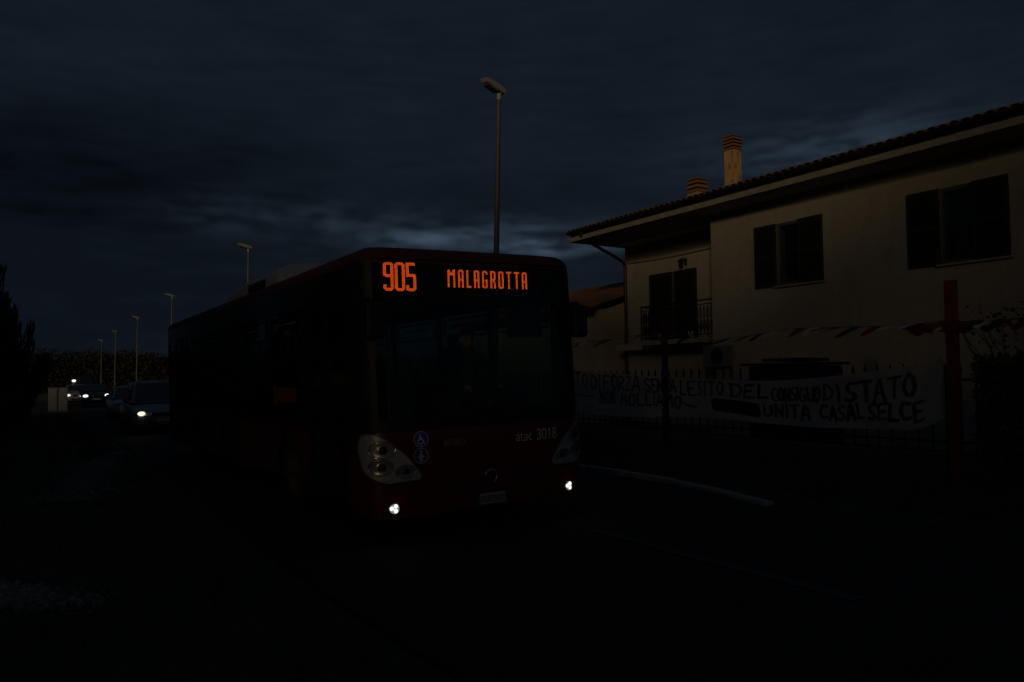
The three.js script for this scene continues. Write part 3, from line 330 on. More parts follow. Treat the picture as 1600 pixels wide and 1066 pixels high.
{ // dark slatted shed roof behind the fence
  const k = thing('garden_shed', 'low dark slatted shed just behind the fence, peeking over the banner', 'shed', null, [12.6, 0.15, -10.15]);
  part(k, 'walls', bx(0.8, 1.62, 1.5, 0, 0.81, 0), M(0.022, 0.02, 0.018, 0.8));
  for (let i = 0; i < 10; i++) part(k, 'slat', bx(0.03, 1.5, 0.11, -0.417, 0.82, -0.675 + i * 0.15), M(0.032, 0.03, 0.027, 0.7));
  part(k, 'roof', rb(0.95, 0.05, 1.85, 0.01, 0, 1.66, 0), mFascia); part(k, 'upper_roof', rb(0.8, 0.06, 0.95, 0.01, 0, 1.74, 0.05), mFascia);
}
// ------------------------------------------------------------------ foliage
function leafCloud(n, fn, size, seed, long = 1) { // n small bent leaf faces
  const r = rng(seed), pos = [], d = new THREE.Vector3(), a = new THREE.Vector3(), b = new THREE.Vector3(), c = new THREE.Vector3();
  for (let i = 0; i < n; i++) { const q = fn(r); c.set(q[0], q[1], q[2]); if (q[3]) { d.set(q[3], q[4], q[5]).normalize(); a.copy(d); b.set(r() - 0.5, r() - 0.5, r() - 0.5).cross(a).normalize(); } else { a.set(r() - 0.5, r() - 0.5, r() - 0.5).normalize(); b.set(r() - 0.5, r() - 0.5, r() - 0.5).cross(a).normalize(); }
    const s = size * (0.6 + r() * 0.8), L = s * long, w = s * 0.5, n2 = d.crossVectors(a, b).multiplyScalar(s * 0.2);
    const A = c.clone().addScaledVector(a, -L * 0.5), B = c.clone().addScaledVector(a, L * 0.5), C = c.clone().addScaledVector(b, w).add(n2), D = c.clone().addScaledVector(b, -w).add(n2);
    pos.push(...A.toArray(), ...C.toArray(), ...B.toArray(), ...A.toArray(), ...B.toArray(), ...D.toArray()); }
  const g = new THREE.BufferGeometry(); g.setAttribute('position', new THREE.Float32BufferAttribute(pos, 3)); g.computeVertexNormals(); return g;
}
const mLeaf = [M(0.045, 0.062, 0.022, 0.8), M(0.035, 0.05, 0.022, 0.8), M(0.06, 0.07, 0.028, 0.8)], mBark = M(0.085, 0.065, 0.045, 0.95);
function trunkGeo(hh, r0, seed) { const r = rng(seed), g = [bar([0, -0.1, 0], [0.1, hh * 0.55, 0.05], r0, r0 * 0.6, 9)]; for (let i = 0; i < 7; i++) { const a = i * 2.4 + r(), y = hh * (0.25 + 0.06 * i), L = hh * (0.3 + r() * 0.15); g.push(bar([0.08 * y / hh, y, 0.03], [Math.cos(a) * L * 0.6, y + L * 0.7, Math.sin(a) * L * 0.6], r0 * 0.35, r0 * 0.1, 6)); } return merge(g); }
function crownFn(hh, w, clumps, seed) { const r0 = rng(seed), cs = []; for (let i = 0; i < clumps; i++) { const t = r0(), y = hh * (0.16 + 0.8 * t), R = w * Math.sqrt(Math.max(0.05, 1 - Math.pow((t - 0.4) / 0.66, 2))), a = r0() * 6.28, q = Math.sqrt(r0()) * R; cs.push([Math.cos(a) * q, y, Math.sin(a) * q, 0.5 + r0() * 0.6]); } return (r) => { const c = cs[(r() * clumps) | 0], u = r() * 2 - 1, a = r() * 6.28, s = Math.sqrt(1 - u * u), k = c[3] * Math.cbrt(r()); return [c[0] + Math.cos(a) * s * k, c[1] + u * k * 0.8, c[2] + Math.sin(a) * s * k]; }; }
{ // tall trees behind the photographer, which keep the low sun off the street
  const protos = [0, 1, 2].map((k) => [leafCloud(5200, crownFn(12.0 + 0.4 * k, 3.1, 90, 50 + k), 0.34, 60 + k), trunkGeo(10, 0.26, 70 + k)]);
  const r = rng(90); let k = 0;
  for (let l = -64; l <= 19; l += 3.6, k++) { const d = 26 + (r() - 0.5) * 3, x = -0.707 * d + 0.707 * l, z = 0.707 * d + 0.707 * l; if (z < 0.5 && x > -4) continue; const [c, t] = protos[k % 3];
    const o = thing('screen_tree', 'tall dense tree of the row behind the photographer, outside the frame', 'tree', 'row of tall trees behind the photographer', [x, -0.1, z], r() * 6.28); o.scale.setScalar(0.97 + r() * 0.14); part(o, 'crown', c, mLeaf[k % 3]); part(o, 'trunk', t, mBark); }
  // trees along the left verge, just outside the frame: the bus side mirrors them
  for (let i = 0; i < 7; i++) { const [c, t] = protos[i % 3]; const o = thing('roadside_tree', 'roadside tree of the row along the left verge, outside the frame', 'tree', 'row of roadside trees on the left verge', [-6.2 - r() * 1.5, -0.1, -7 - i * 5.0], r() * 6.28); o.scale.setScalar(0.72 + r() * 0.08); part(o, 'crown', c, mLeaf[(i + 1) % 3]); part(o, 'trunk', t, mBark); }
}
{ // spiky shrubs at the left edge of the frame
  const spiky = (x, s, hh, w, n, seed, label, mi, tall) => { const o = thing('spiky_shrub', label, 'shrub', 'shrubs at the left edge', [x, -0.1, -s]);
    const r = rng(seed), br = []; for (let i = 0; i < 26; i++) { const a = r() * 6.28, sp = Math.sqrt(r()) * w; br.push([Math.cos(a) * sp, hh * (1 - 0.55 * Math.pow(sp / w, 1.5)) * (0.8 + 0.25 * r()), Math.sin(a) * sp]); }
    part(o, 'stems', br.map((b) => bar([b[0] * 0.15, 0, b[2] * 0.15], b, 0.03, 0.008, 5)), mBark);
    part(o, 'foliage', leafCloud(n, (q) => { const b = br[(q() * 26) | 0], t = 0.12 + 0.88 * Math.pow(q(), 0.8), sp = 0.1 + 0.3 * (1 - t) ; return [lerp(b[0] * 0.15, b[0], t) + (q() - 0.5) * sp * 2, b[1] * t, lerp(b[2] * 0.15, b[2], t) + (q() - 0.5) * sp * 2, b[0] * 0.4 + (q() - 0.5) * 0.7, b[1] * 0.35 + 0.25, b[2] * 0.4 + (q() - 0.5) * 0.7]; }, 0.055, seed + 1, 7), mLeaf[mi]); };
  spiky(-2.0, 31.5, 7.6, 1.9, 6500, 101, 'tallest dark spiky shrub at the left edge of the picture', 1);
  spiky(-0.95, 32.6, 5.2, 1.5, 5000, 104, 'dark spiky shrub with fanned branches right of the tallest one', 1);
  spiky(-0.9, 41, 3.3, 1.5, 7000, 108, 'low round dark shrub beside the road behind the spiky ones', 0);
  spiky(-1.6, 26, 2.4, 1.5, 7000, 113, 'low dark shrub at the lower left in front of the spiky ones', 0);
}
{ // hedge beside the cross, bare twigs above it
  const o = thing('ivy_hedge', 'dark ivy covered fence panel right of the wooden cross', 'hedge', null, [FX - 0.02, 0.15, -4.3]);
  part(o, 'foliage', leafCloud(9000, (r) => [(r() - 0.5) * 0.36, Math.pow(r(), 0.85) * 1.64 + 0.05 * Math.sin(r() * 9), (r() - 0.5) * 3.1], 0.08, 140), M(0.065, 0.085, 0.04, 0.75));
  part(o, 'panel', bx(0.06, 1.55, 3.0, 0, 0.8, 0), M(0.018, 0.024, 0.018, 0.9));
  const t = thing('bare_bush', 'thin leafless bush reaching above the ivy beside the wooden cross', 'bush', null, [FX + 0.35, 0.15, -5.3]);
  const r = rng(150), g = []; for (let i = 0; i < 16; i++) { let p = [(r() - 0.5) * 0.3, 0.8, (r() - 0.5) * 0.5], a = r() * 6.28; const n = 6; for (let k = 0; k < n; k++) { const q = [p[0] + Math.cos(a) * 0.1 + (r() - 0.5) * 0.1, p[1] + 0.24 + (r() - 0.3) * 0.1, p[2] + Math.sin(a) * 0.16 + (r() - 0.5) * 0.16]; g.push(bar(p, q, 0.011 - k * 0.0014, 0.0096 - k * 0.0014, 5)); if (k > 2) g.push(bar(q, [q[0] + (r() - 0.5) * 0.3, q[1] + 0.12, q[2] + (r() - 0.5) * 0.4], 0.004, 0.002, 4)); p = q; } }
  part(t, 'branches', merge([...g, bar([0, 0, 0], [0, 0.85, 0], 0.03, 0.02, 6)]), mBark); part(t, 'leaves', leafCloud(160, (q) => [(q() - 0.5) * 1.2, 1.6 + q() * 0.75, (q() - 0.5) * 1.5], 0.06, 151), mLeaf[1]);
}
{ // far woodland closing the road
  const g = leafCloud(90000, (r) => { const x = -90 + r() * 200, z = -150 - r() * 26, top = 5.6 + 3.4 * (fbm(x * 0.07 + 9, z * 0.05, 3, 3) - 0.4) + 1.5 * noise3(x * 0.6, 3, z * 0.2); return [x, Math.pow(r(), 0.75) * top, z]; }, 0.45, 170);
  single('far_woodland', 'distant dark woodland along the horizon at the end of the road', 'woodland', g, M(0.026, 0.02, 0.012, 0.95), null, 'stuff');
}
// ------------------------------------------------------------------ street lamps
{
  const labels = ['tall grey street lamp rising behind the bus roof, nearest of the row', 'street lamp above the bus roof, second of the row', 'street lamp at the rear edge of the bus, third of the row', 'far street lamp left of the bus, fourth of the row', 'far street lamp against the woodland, fifth of the row', 'farthest thin street lamp of the row'];
  const o = thing('street_lamp', labels[0], 'street lamp', 'street lamps along the road', [9.0, 0.1, -15.6]);
  part(o, 'base', new THREE.CylinderGeometry(0.13, 0.15, 0.5, 16).translate(0, 0.25, 0), mGalv);
  part(o, 'pole', new THREE.CylinderGeometry(0.044, 0.088, 7.6, 16).translate(0, 4.3, 0), mGalv);
  part(o, 'collar', new THREE.CylinderGeometry(0.056, 0.056, 0.16, 14).translate(0, 8.14, 0), M(0.34, 0.34, 0.33, 0.6));
  const hd = extr([[0.14, -0.025], [0.17, 0.01], [0.14, 0.05], [-0.1, 0.07], [-0.42, 0.04], [-0.5, 0.005], [-0.45, -0.025], [-0.2, -0.04]], 0.16, 0.025).translate(0, 0, -0.08).rotateZ(-0.22).translate(-0.02, 8.3, 0);
  const m = part(o, 'lamp_head', hd, M(0.3, 0.3, 0.3, 0.6)); part(m, 'lamp_glass', extr([[-0.06, -0.012], [-0.4, -0.012], [-0.36, 0.03], [-0.1, 0.03]], 0.18).translate(0, -0.09, -0.09).rotateZ(-0.22).translate(-0.02, 8.3, 0), M(0.12, 0.12, 0.11, 0.25));
  o.rotation.z = -0.034; o.rotation.y = 0.25;
  [40.7, 66.4, 90.4, 116, 141].forEach((s, i) => { const c = copyOf(o, labels[i + 1], [9.2, 0.1, -s], 0.1); c.rotation.z = 0; });
}
// ------------------------------------------------------------------ the bus
const BW = 1.27, BR = 0.4, BN = 4.5, YT = 2.91, YR = 0.17;
const fq = (() => { const n = 1200, U = [], D = [], Q = [0]; for (let i = 0; i <= n; i++) { const a = i / n * Math.PI / 2; U.push(BW * Math.pow(Math.sin(a), 2 / BN)); D.push(BR * (1 - Math.pow(Math.max(0, Math.cos(a)), 2 / BN))); if (i) Q.push(Q[i - 1] + Math.hypot(U[i] - U[i - 1], D[i] - D[i - 1])); } const max = Q[n]; return { max, at(q) { const s = Math.sign(q) || 1, k = Math.abs(q); if (k >= max) return [s * BW, -BR - (k - max)]; let lo = 0, hi = n; while (hi - lo > 1) { const m = (lo + hi) >> 1; Q[m] <= k ? lo = m : hi = m; } const t = (k - Q[lo]) / (Q[hi] - Q[lo] || 1); return [s * lerp(U[lo], U[hi], t), -lerp(D[lo], D[hi], t)]; } }; })();
const rake = (y) => 0.055 * Math.max(0, y - 1.0);
function skin(q, y, off = 0) { // point of the bus's front and side skin: q runs round the nose, 0 in the middle
  const p = fq.at(q), a = fq.at(q - 0.004), b = fq.at(q + 0.004), tx = b[0] - a[0], tz = b[1] - a[1], L = Math.hypot(tx, tz), nx = -tz / L, nz = tx / L;
  const y0 = YT - YR, ins = y > y0 ? YR - Math.sqrt(Math.max(0, YR * YR - (y - y0) * (y - y0))) : 0, k = off - ins, w = Math.max(0, 1 + p[1] / BR);
  return [p[0] + nx * k, y, p[1] + nz * k - rake(y) * Math.sqrt(w)];
}
const skinPatch = (q0, q1, y0, y1, off = 0, nq = 48, ny = 8) => gridGeo(nq, ny, (u, v) => skin(lerp(q0, q1, u), lerp(y0, y1, v), off), (u, v) => [u, v]);
function skinShape(pts, off, depth = 0, sub = 0.05) { // a flat outline in (q, y) laid on the skin, with an edge
  const P2 = pts.map((p) => new THREE.Vector2(...p)), g = new THREE.ShapeGeometry(new THREE.Shape(P2)); let pos = g.attributes.position, idx = [...g.index.array], V = []; for (let i = 0; i < pos.count; i++) V.push([pos.getX(i), pos.getY(i)]);
  for (let it = 0; it < 4; it++) { const out = [], mid = {}; const mp = (a, b) => { const k = a < b ? a + '_' + b : b + '_' + a; if (mid[k] === undefined) { mid[k] = V.length; V.push([(V[a][0] + V[b][0]) / 2, (V[a][1] + V[b][1]) / 2]); } return mid[k]; }; let split = false; for (let i = 0; i < idx.length; i += 3) { const [a, b, c] = [idx[i], idx[i + 1], idx[i + 2]], l = (m, n) => Math.hypot(V[m][0] - V[n][0], V[m][1] - V[n][1]); if (Math.max(l(a, b), l(b, c), l(c, a)) > sub || split) { split = true; } } if (!split) break; for (let i = 0; i < idx.length; i += 3) { const [a, b, c] = [idx[i], idx[i + 1], idx[i + 2]], x = mp(a, b), y = mp(b, c), z = mp(c, a); out.push(a, x, z, x, b, y, z, y, c, x, y, z); } idx = out; }
  const q = new THREE.BufferGeometry(); q.setAttribute('position', new THREE.Float32BufferAttribute(V.flatMap((v) => skin(v[0], v[1], off)), 3)); q.setAttribute('uv', new THREE.Float32BufferAttribute(V.flat(), 2)); q.setIndex(idx); q.computeVertexNormals();
  if (!depth) return q; const n = pts.length, side = gridGeo(n, 1, (u, v) => { const p = pts[Math.round(u * n) % n]; return skin(p[0], p[1], v ? off : off - depth); }); return merge([q, side]);
}
const ellipse = (cx, cy, rx, ry, n = 28) => Array.from({ length: n }, (_, i) => [cx + rx * Math.cos(i / n * 2 * Math.PI), cy + ry * Math.sin(i / n * 2 * Math.PI)]);
const bus = thing('city_bus', 'dark red city bus with lit orange destination sign reading 905 MALAGROTTA', 'bus', null, [4.02, 0, -7.0]);
bus.rotation.order = 'YXZ'; bus.rotation.set(0, 0.01117, FALL);
{
  const QM = fq.max, ZL = -12, ZS = -BR, ZE = -11.86;
  // nose: separate panels with real gaps over a dark inner shell
  part(bus, 'inner_shell', skinPatch(-QM, QM, 0.3, 1.14, -0.03), mBlackPlastic);
  part(bus, 'bumper', merge([skinPatch(-QM - 0.02, QM + 0.02, 0.27, 0.588, 0.012, 60, 8), skinPatch(-QM - 0.02, QM + 0.02, 0.588, 0.589, -0.02, 60, 1), gridGeo(60, 1, (u, v) => skin(lerp(-QM - 0.02, QM + 0.02, u), 0.588, v ? 0.012 : -0.03)), gridGeo(60, 1, (u, v) => skin(lerp(-QM - 0.02, QM + 0.02, u), 0.27, v ? 0.012 : -0.06))]), mRed);
  part(bus, 'front_panel', merge([skinPatch(-QM - 0.02, QM + 0.02, 0.6, 1.09, 0, 60, 8), gridGeo(60, 1, (u, v) => skin(lerp(-QM - 0.02, QM + 0.02, u), 1.09, v ? 0 : -0.04)), gridGeo(60, 1, (u, v) => skin(lerp(-QM - 0.02, QM + 0.02, u), 0.6, v ? 0 : -0.03))]), mRed);
  part(bus, 'cowl', skinPatch(-QM - 0.02, QM + 0.02, 1.098, 1.2, -0.004, 60, 3), mBlackPlastic);
  const GQ = 1.17;
  const scr = part(bus, 'windscreen', skinPatch(-GQ, GQ, 1.2, 2.775, 0, 72, 26), mScreen);
  part(scr, 'rubber_seal', merge([tubeOnSkin(-GQ, GQ, 1.2), tubeOnSkin(-GQ, GQ, 2.777)]), mRubber);
  for (const s of [-1, 1]) part(bus, 'corner_pillar', merge([skinPatch(s * GQ, s * (QM + 0.16), 1.2, YT - YR + 0.02, 0.001, 14, 20)]), mBlackPlastic);
  // roof: rounded edge all round and crowned top
  const ring = []; for (let i = 0; i <= 60; i++) ring.push(['f', lerp(-QM, QM, i / 60)]);
  const roofRow = (y, off = 0) => { const pts = []; for (const [, q] of ring) pts.push(skin(q, y, off)); const ins = y > YT - YR ? YR - Math.sqrt(Math.max(0, YR * YR - (y - YT + YR) ** 2)) : 0; const R = BW - ins + off; for (let i = 1; i <= 12; i++) pts.push([R, y, lerp(-BR, ZE, i / 12)]); pts.push([R - 0.1, y, ZE - 0.11 + ins * 0.6]); for (let i = 1; i < 8; i++) pts.push([lerp(R - 0.1, -R + 0.1, i / 8), y, ZE - 0.14 + ins]); pts.push([-R + 0.1, y, ZE - 0.11 + ins * 0.6]); for (let i = 0; i < 12; i++) pts.push([-R, y, lerp(ZE, -BR, i / 12)]); return pts; };
  const ys = []; for (let i = 0; i <= 9; i++) ys.push(YT - YR + YR * Math.sin(i / 9 * Math.PI / 2)); const rows = [roofRow(2.74), ...ys.map((y) => roofRow(Math.min(y, YT - 0.0004)))];
  const N0 = rows[0].length; const last = rows[rows.length - 1], cap = last.map(([x, y, z]) => [x * 0.5, y + 0.03, (z + 6) * 0.86 - 6]), ctr = last.map(([x, y, z]) => [0, y + 0.04, (z + 6) * 0.8 - 6]); rows.push(cap, ctr);
  const roof = part(bus, 'roof', gridGeo(N0, rows.length - 1, (u, v) => rows[Math.round(v * (rows.length - 1))][Math.round(u * N0) % N0]), mRoofPaint);
  part(roof, 'front_header', skinPatch(-QM - 0.1, QM + 0.1, 2.782, 2.86, 0.004, 60, 4), mRoofPaint);
  // sides
  const wheelZ = [-2.75, -8.87], arch = (z) => { const p = []; for (let i = 0; i <= 18; i++) { const a = Math.PI * (1 - i / 18); p.push([-z - Math.cos(a) * -0.56 * -1, 0.46 + Math.sin(a) * 0.56]); } return p; };
  const sideOutline = (y0, y1) => { let p = [[-ZS + 0.02, y0]]; for (const z of wheelZ) { p.push([-z - 0.56, y0]); for (let i = 0; i <= 18; i++) { const a = Math.PI * (1 - i / 18); p.push([-z + Math.cos(a) * 0.56, Math.max(y0, 0.46 + Math.sin(a) * 0.56)]); } p.push([-z + 0.56, y0]); } p.push([-ZE, y0], [-ZE, y1], [-ZS + 0.02, y1]); return p; };
  const doorsL = [[0.62, 1.92], [5.3, 6.62], [9.75, 10.95]], winsL = [[2.08, 3.46], [3.58, 5.14], [6.78, 8.16], [8.28, 9.6], [11.08, 11.72]], winsR = [[0.62, 1.96], [2.08, 3.46], [3.58, 5.14], [5.26, 6.66], [6.78, 8.16], [8.28, 9.7], [9.82, 11.0], [11.12, 11.72]];
  const WY0 = 1.12, WY1 = 2.44;
  for (const s of [-1, 1]) {
    const wins = s < 0 ? winsL : winsR, doors = s < 0 ? doorsL : [];
    const cut = (list, y0, y1) => list.map(([a, b]) => rect(a, y0, b, y1));
    // lower skirt with wheel arches, split at the doors; upper band with window openings
    const put = (g) => { g.rotateY(Math.PI / 2); return g.translate(s < 0 ? -BW : BW - 0.03, 0, 0); };
    let segs; if (s < 0) { segs = [[0.42, 0.62], [1.92, 5.3], [6.62, 9.75], [10.95, -ZE]]; } else segs = [[0.42, -ZE]];
    const sk = []; for (const [a, b] of segs) { const p = [[a, 0.32]]; for (const z of wheelZ.map((v) => -v)) if (z - 0.56 > a && z + 0.56 < b) { for (let i = 0; i <= 18; i++) { const t = Math.PI * (1 - i / 18); p.push([z + Math.cos(t) * 0.56, Math.max(0.32, 0.44 + Math.sin(t) * 0.56)]); } } p.push([b, 0.32], [b, 1.02], [a, 1.02]); sk.push(put(extr(p, 0.03))); }
    sk.forEach((g) => part(bus, 'skirt_panel', flatUV(g), mRed));
    part(bus, 'window_band', put(extr(rect(0.42, 1.028, -ZE, 2.745), 0.03, 0, [...cut(wins, WY0, WY1), ...doors.map(([a, b]) => rect(a, 1.029, b, 2.46))])), mBlackPaint);
    for (const [a, b] of wins) { const X = s * (BW - 0.014), p = part(bus, 'side_window', bx(0.006, WY1 - WY0 - 0.004, b - a - 0.004, X, (WY0 + WY1) / 2, -(a + b) / 2), mTint);
      if (b - a > 1) { part(p, 'hopper_catch', bx(0.02, 0.02, (b - a) * 0.55, X + s * 0.008, 2.3, -(a + b) / 2), mAlu); part(p, 'hopper_frame', merge([bx(0.02, 0.022, b - a - 0.16, X + s * 0.008, 2.14, -(a + b) / 2), bx(0.02, 0.022, b - a - 0.16, X + s * 0.008, WY1 - 0.05, -(a + b) / 2), bx(0.02, 0.24, 0.022, X + s * 0.008, 2.265, -a - 0.09), bx(0.02, 0.24, 0.022, X + s * 0.008, 2.265, -b + 0.09)]), mBlackPlastic); }
    }
    for (const [a, b] of doors) for (let k = 0; k < 2; k++) { const w = (b - a) / 2, z0 = a + k * w, c = -(z0 + w / 2), X = s * (BW - 0.02); const d = part(bus, 'door', merge([bx(0.035, 2.08, 0.06, X, 1.4, -z0 - 0.034), bx(0.035, 2.08, 0.06, X, 1.4, -z0 - w + 0.034), bx(0.035, 0.14, w - 0.13, X, 0.43, c), bx(0.035, 0.08, w - 0.13, X, 2.4, c)]), mBlackPaint); part(d, 'door_glass', bx(0.006, 1.86, w - 0.12, X, 1.43, c), mTint); part(d, 'grab_handle', bar([X - s * 0.06, 0.85, c], [X - s * 0.06, 1.55, c + 0.18], 0.015), M(0.5, 0.35, 0.03, 0.5)); }
    for (const z of wheelZ) { const w = part(bus, 'wheel', new THREE.LatheGeometry([[0.29, -0.14], [0.42, -0.145], [0.47, -0.12], [0.482, -0.07], [0.482, 0.07], [0.47, 0.12], [0.42, 0.145], [0.29, 0.14]].map((p) => new THREE.Vector2(...p)), 40).rotateZ(Math.PI / 2).translate(s * (BW - 0.2), 0.468, z), mRubber);
      part(w, 'rim', merge([new THREE.LatheGeometry([[0, 0.06], [0.1, 0.06], [0.13, 0.03], [0.2, 0.02], [0.25, 0.05], [0.29, 0.13], [0.3, 0.13], [0.3, 0.1]].map((p) => new THREE.Vector2(...p)), 32).rotateZ(-s * Math.PI / 2).translate(s * (BW - 0.2), 0.468, z), ...Array.from({ length: 10 }, (_, i) => new THREE.CylinderGeometry(0.016, 0.016, 0.04, 6).rotateZ(Math.PI / 2).translate(s * (BW - 0.16), 0.468 + 0.165 * Math.cos(i * 0.628), z + 0.165 * Math.sin(i * 0.628)))]), M(0.09, 0.085, 0.08, 0.7));
      part(bus, 'wheel_arch', new THREE.CylinderGeometry(0.56, 0.56, 0.42, 24, 1, true, -Math.PI / 2, Math.PI).rotateZ(Math.PI / 2).translate(s * (BW - 0.23), 0.44, z), mBlackPlastic); }
  }
  { const sd = part(bus, 'side_glow_panel', rb(0.03, 0.19, 0.8, 0.008, -BW + 0.05, 1.42, -2.98), new THREE.MeshStandardMaterial({ color: lin(0.3, 0.03, 0.02), roughness: 0.5, emissive: lin(1, 0.2, 0.05), emissiveIntensity: 0.018 })); part(sd, 'amber_field', rb(0.03, 0.26, 0.26, 0.008, -BW + 0.05, 1.42, -3.56 + 0.03 - 0.02), new THREE.MeshStandardMaterial({ color: lin(0.3, 0.15, 0.03), roughness: 0.5, emissive: lin(1, 0.36, 0.06), emissiveIntensity: 0.014 })); }  // dim red and amber glow put into an added panel, no known sign
  part(bus, 'rear_wall', merge([rb(2 * BW - 0.04, 0.82, 0.1, 0.04, 0, 0.72, -11.93), bx(2 * BW - 0.06, 0.3, 0.08, 0, 2.6, -11.93), bx(0.3, 1.4, 0.08, -BW + 0.18, 1.76, -11.93), bx(0.3, 1.4, 0.08, BW - 0.18, 1.76, -11.93)]), mRed); part(bus, 'rear_window', bx(2 * BW - 0.62, 1.36, 0.01, 0, 1.78, -11.94), mTint);
  part(bus, 'underfloor', bx(2 * BW - 0.5, 0.1, 11.3, 0, 0.33, -6.1), mBlackPlastic);
  // roof unit
  const pod = part(bus, 'roof_unit', gridGeo(24, 16, (u, v) => { const a = Math.PI * u, e = v < 0.06 ? Math.sqrt(v / 0.06) : v > 0.45 ? Math.cos((v - 0.45) / 0.55 * 1.45) : 1, n = 4, x = -Math.sign(Math.cos(a)) * Math.pow(Math.abs(Math.cos(a)), 2 / n), y = Math.pow(Math.sin(a), 2 / n); return [-0.08 + x * 0.86, 2.9 + y * 0.42 * e, -4.1 - v * 4.6]; }), M(0.75, 0.7, 0.62, 0.65)); part(pod, 'grille', Array.from({ length: 12 }, (_, i) => bx(0.012, 0.01, 1.0, -0.938, 2.96 + i * 0.014, -5.4)), mDarkTrim);
  part(bus, 'roof_hatch', rb(0.8, 0.07, 0.8, 0.03, 0, 2.99, -3.2), mDarkTrim);
  // headlamp clusters
  const HL = [[1.42, 1.05], [1.34, 1.073], [1.25, 1.074], [1.19, 1.06], [1.125, 1.03], [1.06, 0.985], [0.995, 0.93], [0.93, 0.87], [0.87, 0.805], [0.82, 0.74], [0.78, 0.675], [0.768, 0.645], [0.785, 0.622], [0.89, 0.614], [1.02, 0.61], [1.14, 0.615], [1.23, 0.645], [1.36, 0.73], [1.44, 0.85], [1.46, 0.96]];
  for (const s of [-1, 1]) {
    const pts = HL.map(([q, y]) => [s * q, y]); if (s > 0) pts.reverse();
    const hl = part(bus, 'headlamp', skinShape(pts, 0.004, 0.03), M(0.55, 0.59, 0.64, 0.35, { metalness: 0.2 }));
    const edge = pts.map(([q, y]) => new THREE.Vector3(...skin(q, y, 0.008))); part(hl, 'bezel', new THREE.TubeGeometry(new THREE.CatmullRomCurve3(edge, true), 90, 0.006, 5, true), M(0.3, 0.3, 0.3, 0.35, { metalness: 0.6 }));
    for (const [q, y, r, k] of [[1.15, 0.922, 0.1, 0], [1.165, 0.758, 0.095, 1], [0.93, 0.706, 0.078, 2]]) {
      const bowl = []; const n = 24, m = 6; // reflector bowl proud ring and sunk dish
      const g = gridGeo(n, m, (u, v) => { const a = u * 2 * Math.PI, rr = r * (1 - v * 0.88); return skin(s * q + rr * 1.25 * Math.cos(a), y + rr * 0.82 * Math.sin(a), 0.013 - 0.0 + (v ? -0.006 * Math.sin(v * 3) + 0.004 : 0)); });
      part(hl, 'reflector', g, k ? M(0.6, 0.6, 0.6, 0.22, { metalness: 0.7 }) : M(0.6, 0.58, 0.56, 0.25, { metalness: 0.6 }));
      part(hl, 'bulb_shroud', new THREE.SphereGeometry(r * 0.42, 16, 10).translate(...skin(s * q - s * 0.01, y, 0.008)), mBlackPaint);
      part(hl, 'lamp_ring', new THREE.TubeGeometry(new THREE.CatmullRomCurve3(ellipse(s * q, y, r * 1.25, r * 0.82, 24).map(([a, b]) => new THREE.Vector3(...skin(a, b, 0.016))), true), 48, 0.005, 5, true), mChrome);
    }
    part(hl, 'cover_lens', skinShape(pts, 0.03, 0.024), new THREE.MeshPhysicalMaterial({ color: lin(0.95, 0.95, 0.95), roughness: 0.02, transmission: 1, thickness: 0, ior: 1.5 }));
    // low running lamp: three small white emitters in a round housing
    const fl = part(bus, 'running_lamp', skinShape(ellipse(s * (s > 0 ? 0.99 : 1.05), 0.363, 0.06, 0.06), 0.018, 0.02), mBlackPlastic);
    const em = emit(0.92, 1, 0.95, 1.3), c0 = skin(s * (s > 0 ? 0.99 : 1.05), 0.363, 0.03);
    for (const [du, dy] of [[-0.026, 0.004], [0.014, 0.024], [0.012, -0.022]]) part(fl, 'emitter', new THREE.SphereGeometry(0.0195, 14, 10).translate(...skin(s * (s > 0 ? 0.99 : 1.05) + du, 0.363 + dy, 0.022)), em);
    part(fl, 'lamp_cup', skinShape(ellipse(s * (s > 0 ? 0.99 : 1.05), 0.363, 0.046, 0.046), 0.0225), emit(0.9, 1, 0.95, 0.12));
    glowLight(bus, [0.92, 1, 0.95], 0.0015, skin(s * (s > 0 ? 0.99 : 1.05) + 0.014, 0.387, 0.022));
  }
  // marks on the front: stickers, words, emblem, plate
  const canvas = (w, h, draw) => { const c = document.createElement('canvas'); c.width = w; c.height = h; draw(c.getContext('2d'), w, h); const t = new THREE.CanvasTexture(c); t.colorSpace = THREE.SRGBColorSpace; t.anisotropy = 8; return t; };
  const decal = (name, q0, q1, y0, y1, t, o = {}) => { const g = gridGeo(16, 4, (u, v) => skin(lerp(q0, q1, u), lerp(y0, y1, v), 0.004)); return part(bus, name, g, new THREE.MeshStandardMaterial({ map: t, roughness: 0.45, ...o })); };
  const disc = (name, q, y, r, draw) => { const t = canvas(256, 256, draw); const pts = ellipse(q, y, r, r, 40), g = skinShape(pts, 0.004); const uv = g.attributes.uv; for (let i = 0; i < uv.count; i++) uv.setXY(i, (uv.getX(i) - q + r) / (2 * r), (uv.getY(i) - y + r) / (2 * r)); part(bus, name, g, new THREE.MeshStandardMaterial({ map: t, roughness: 0.45 })); };
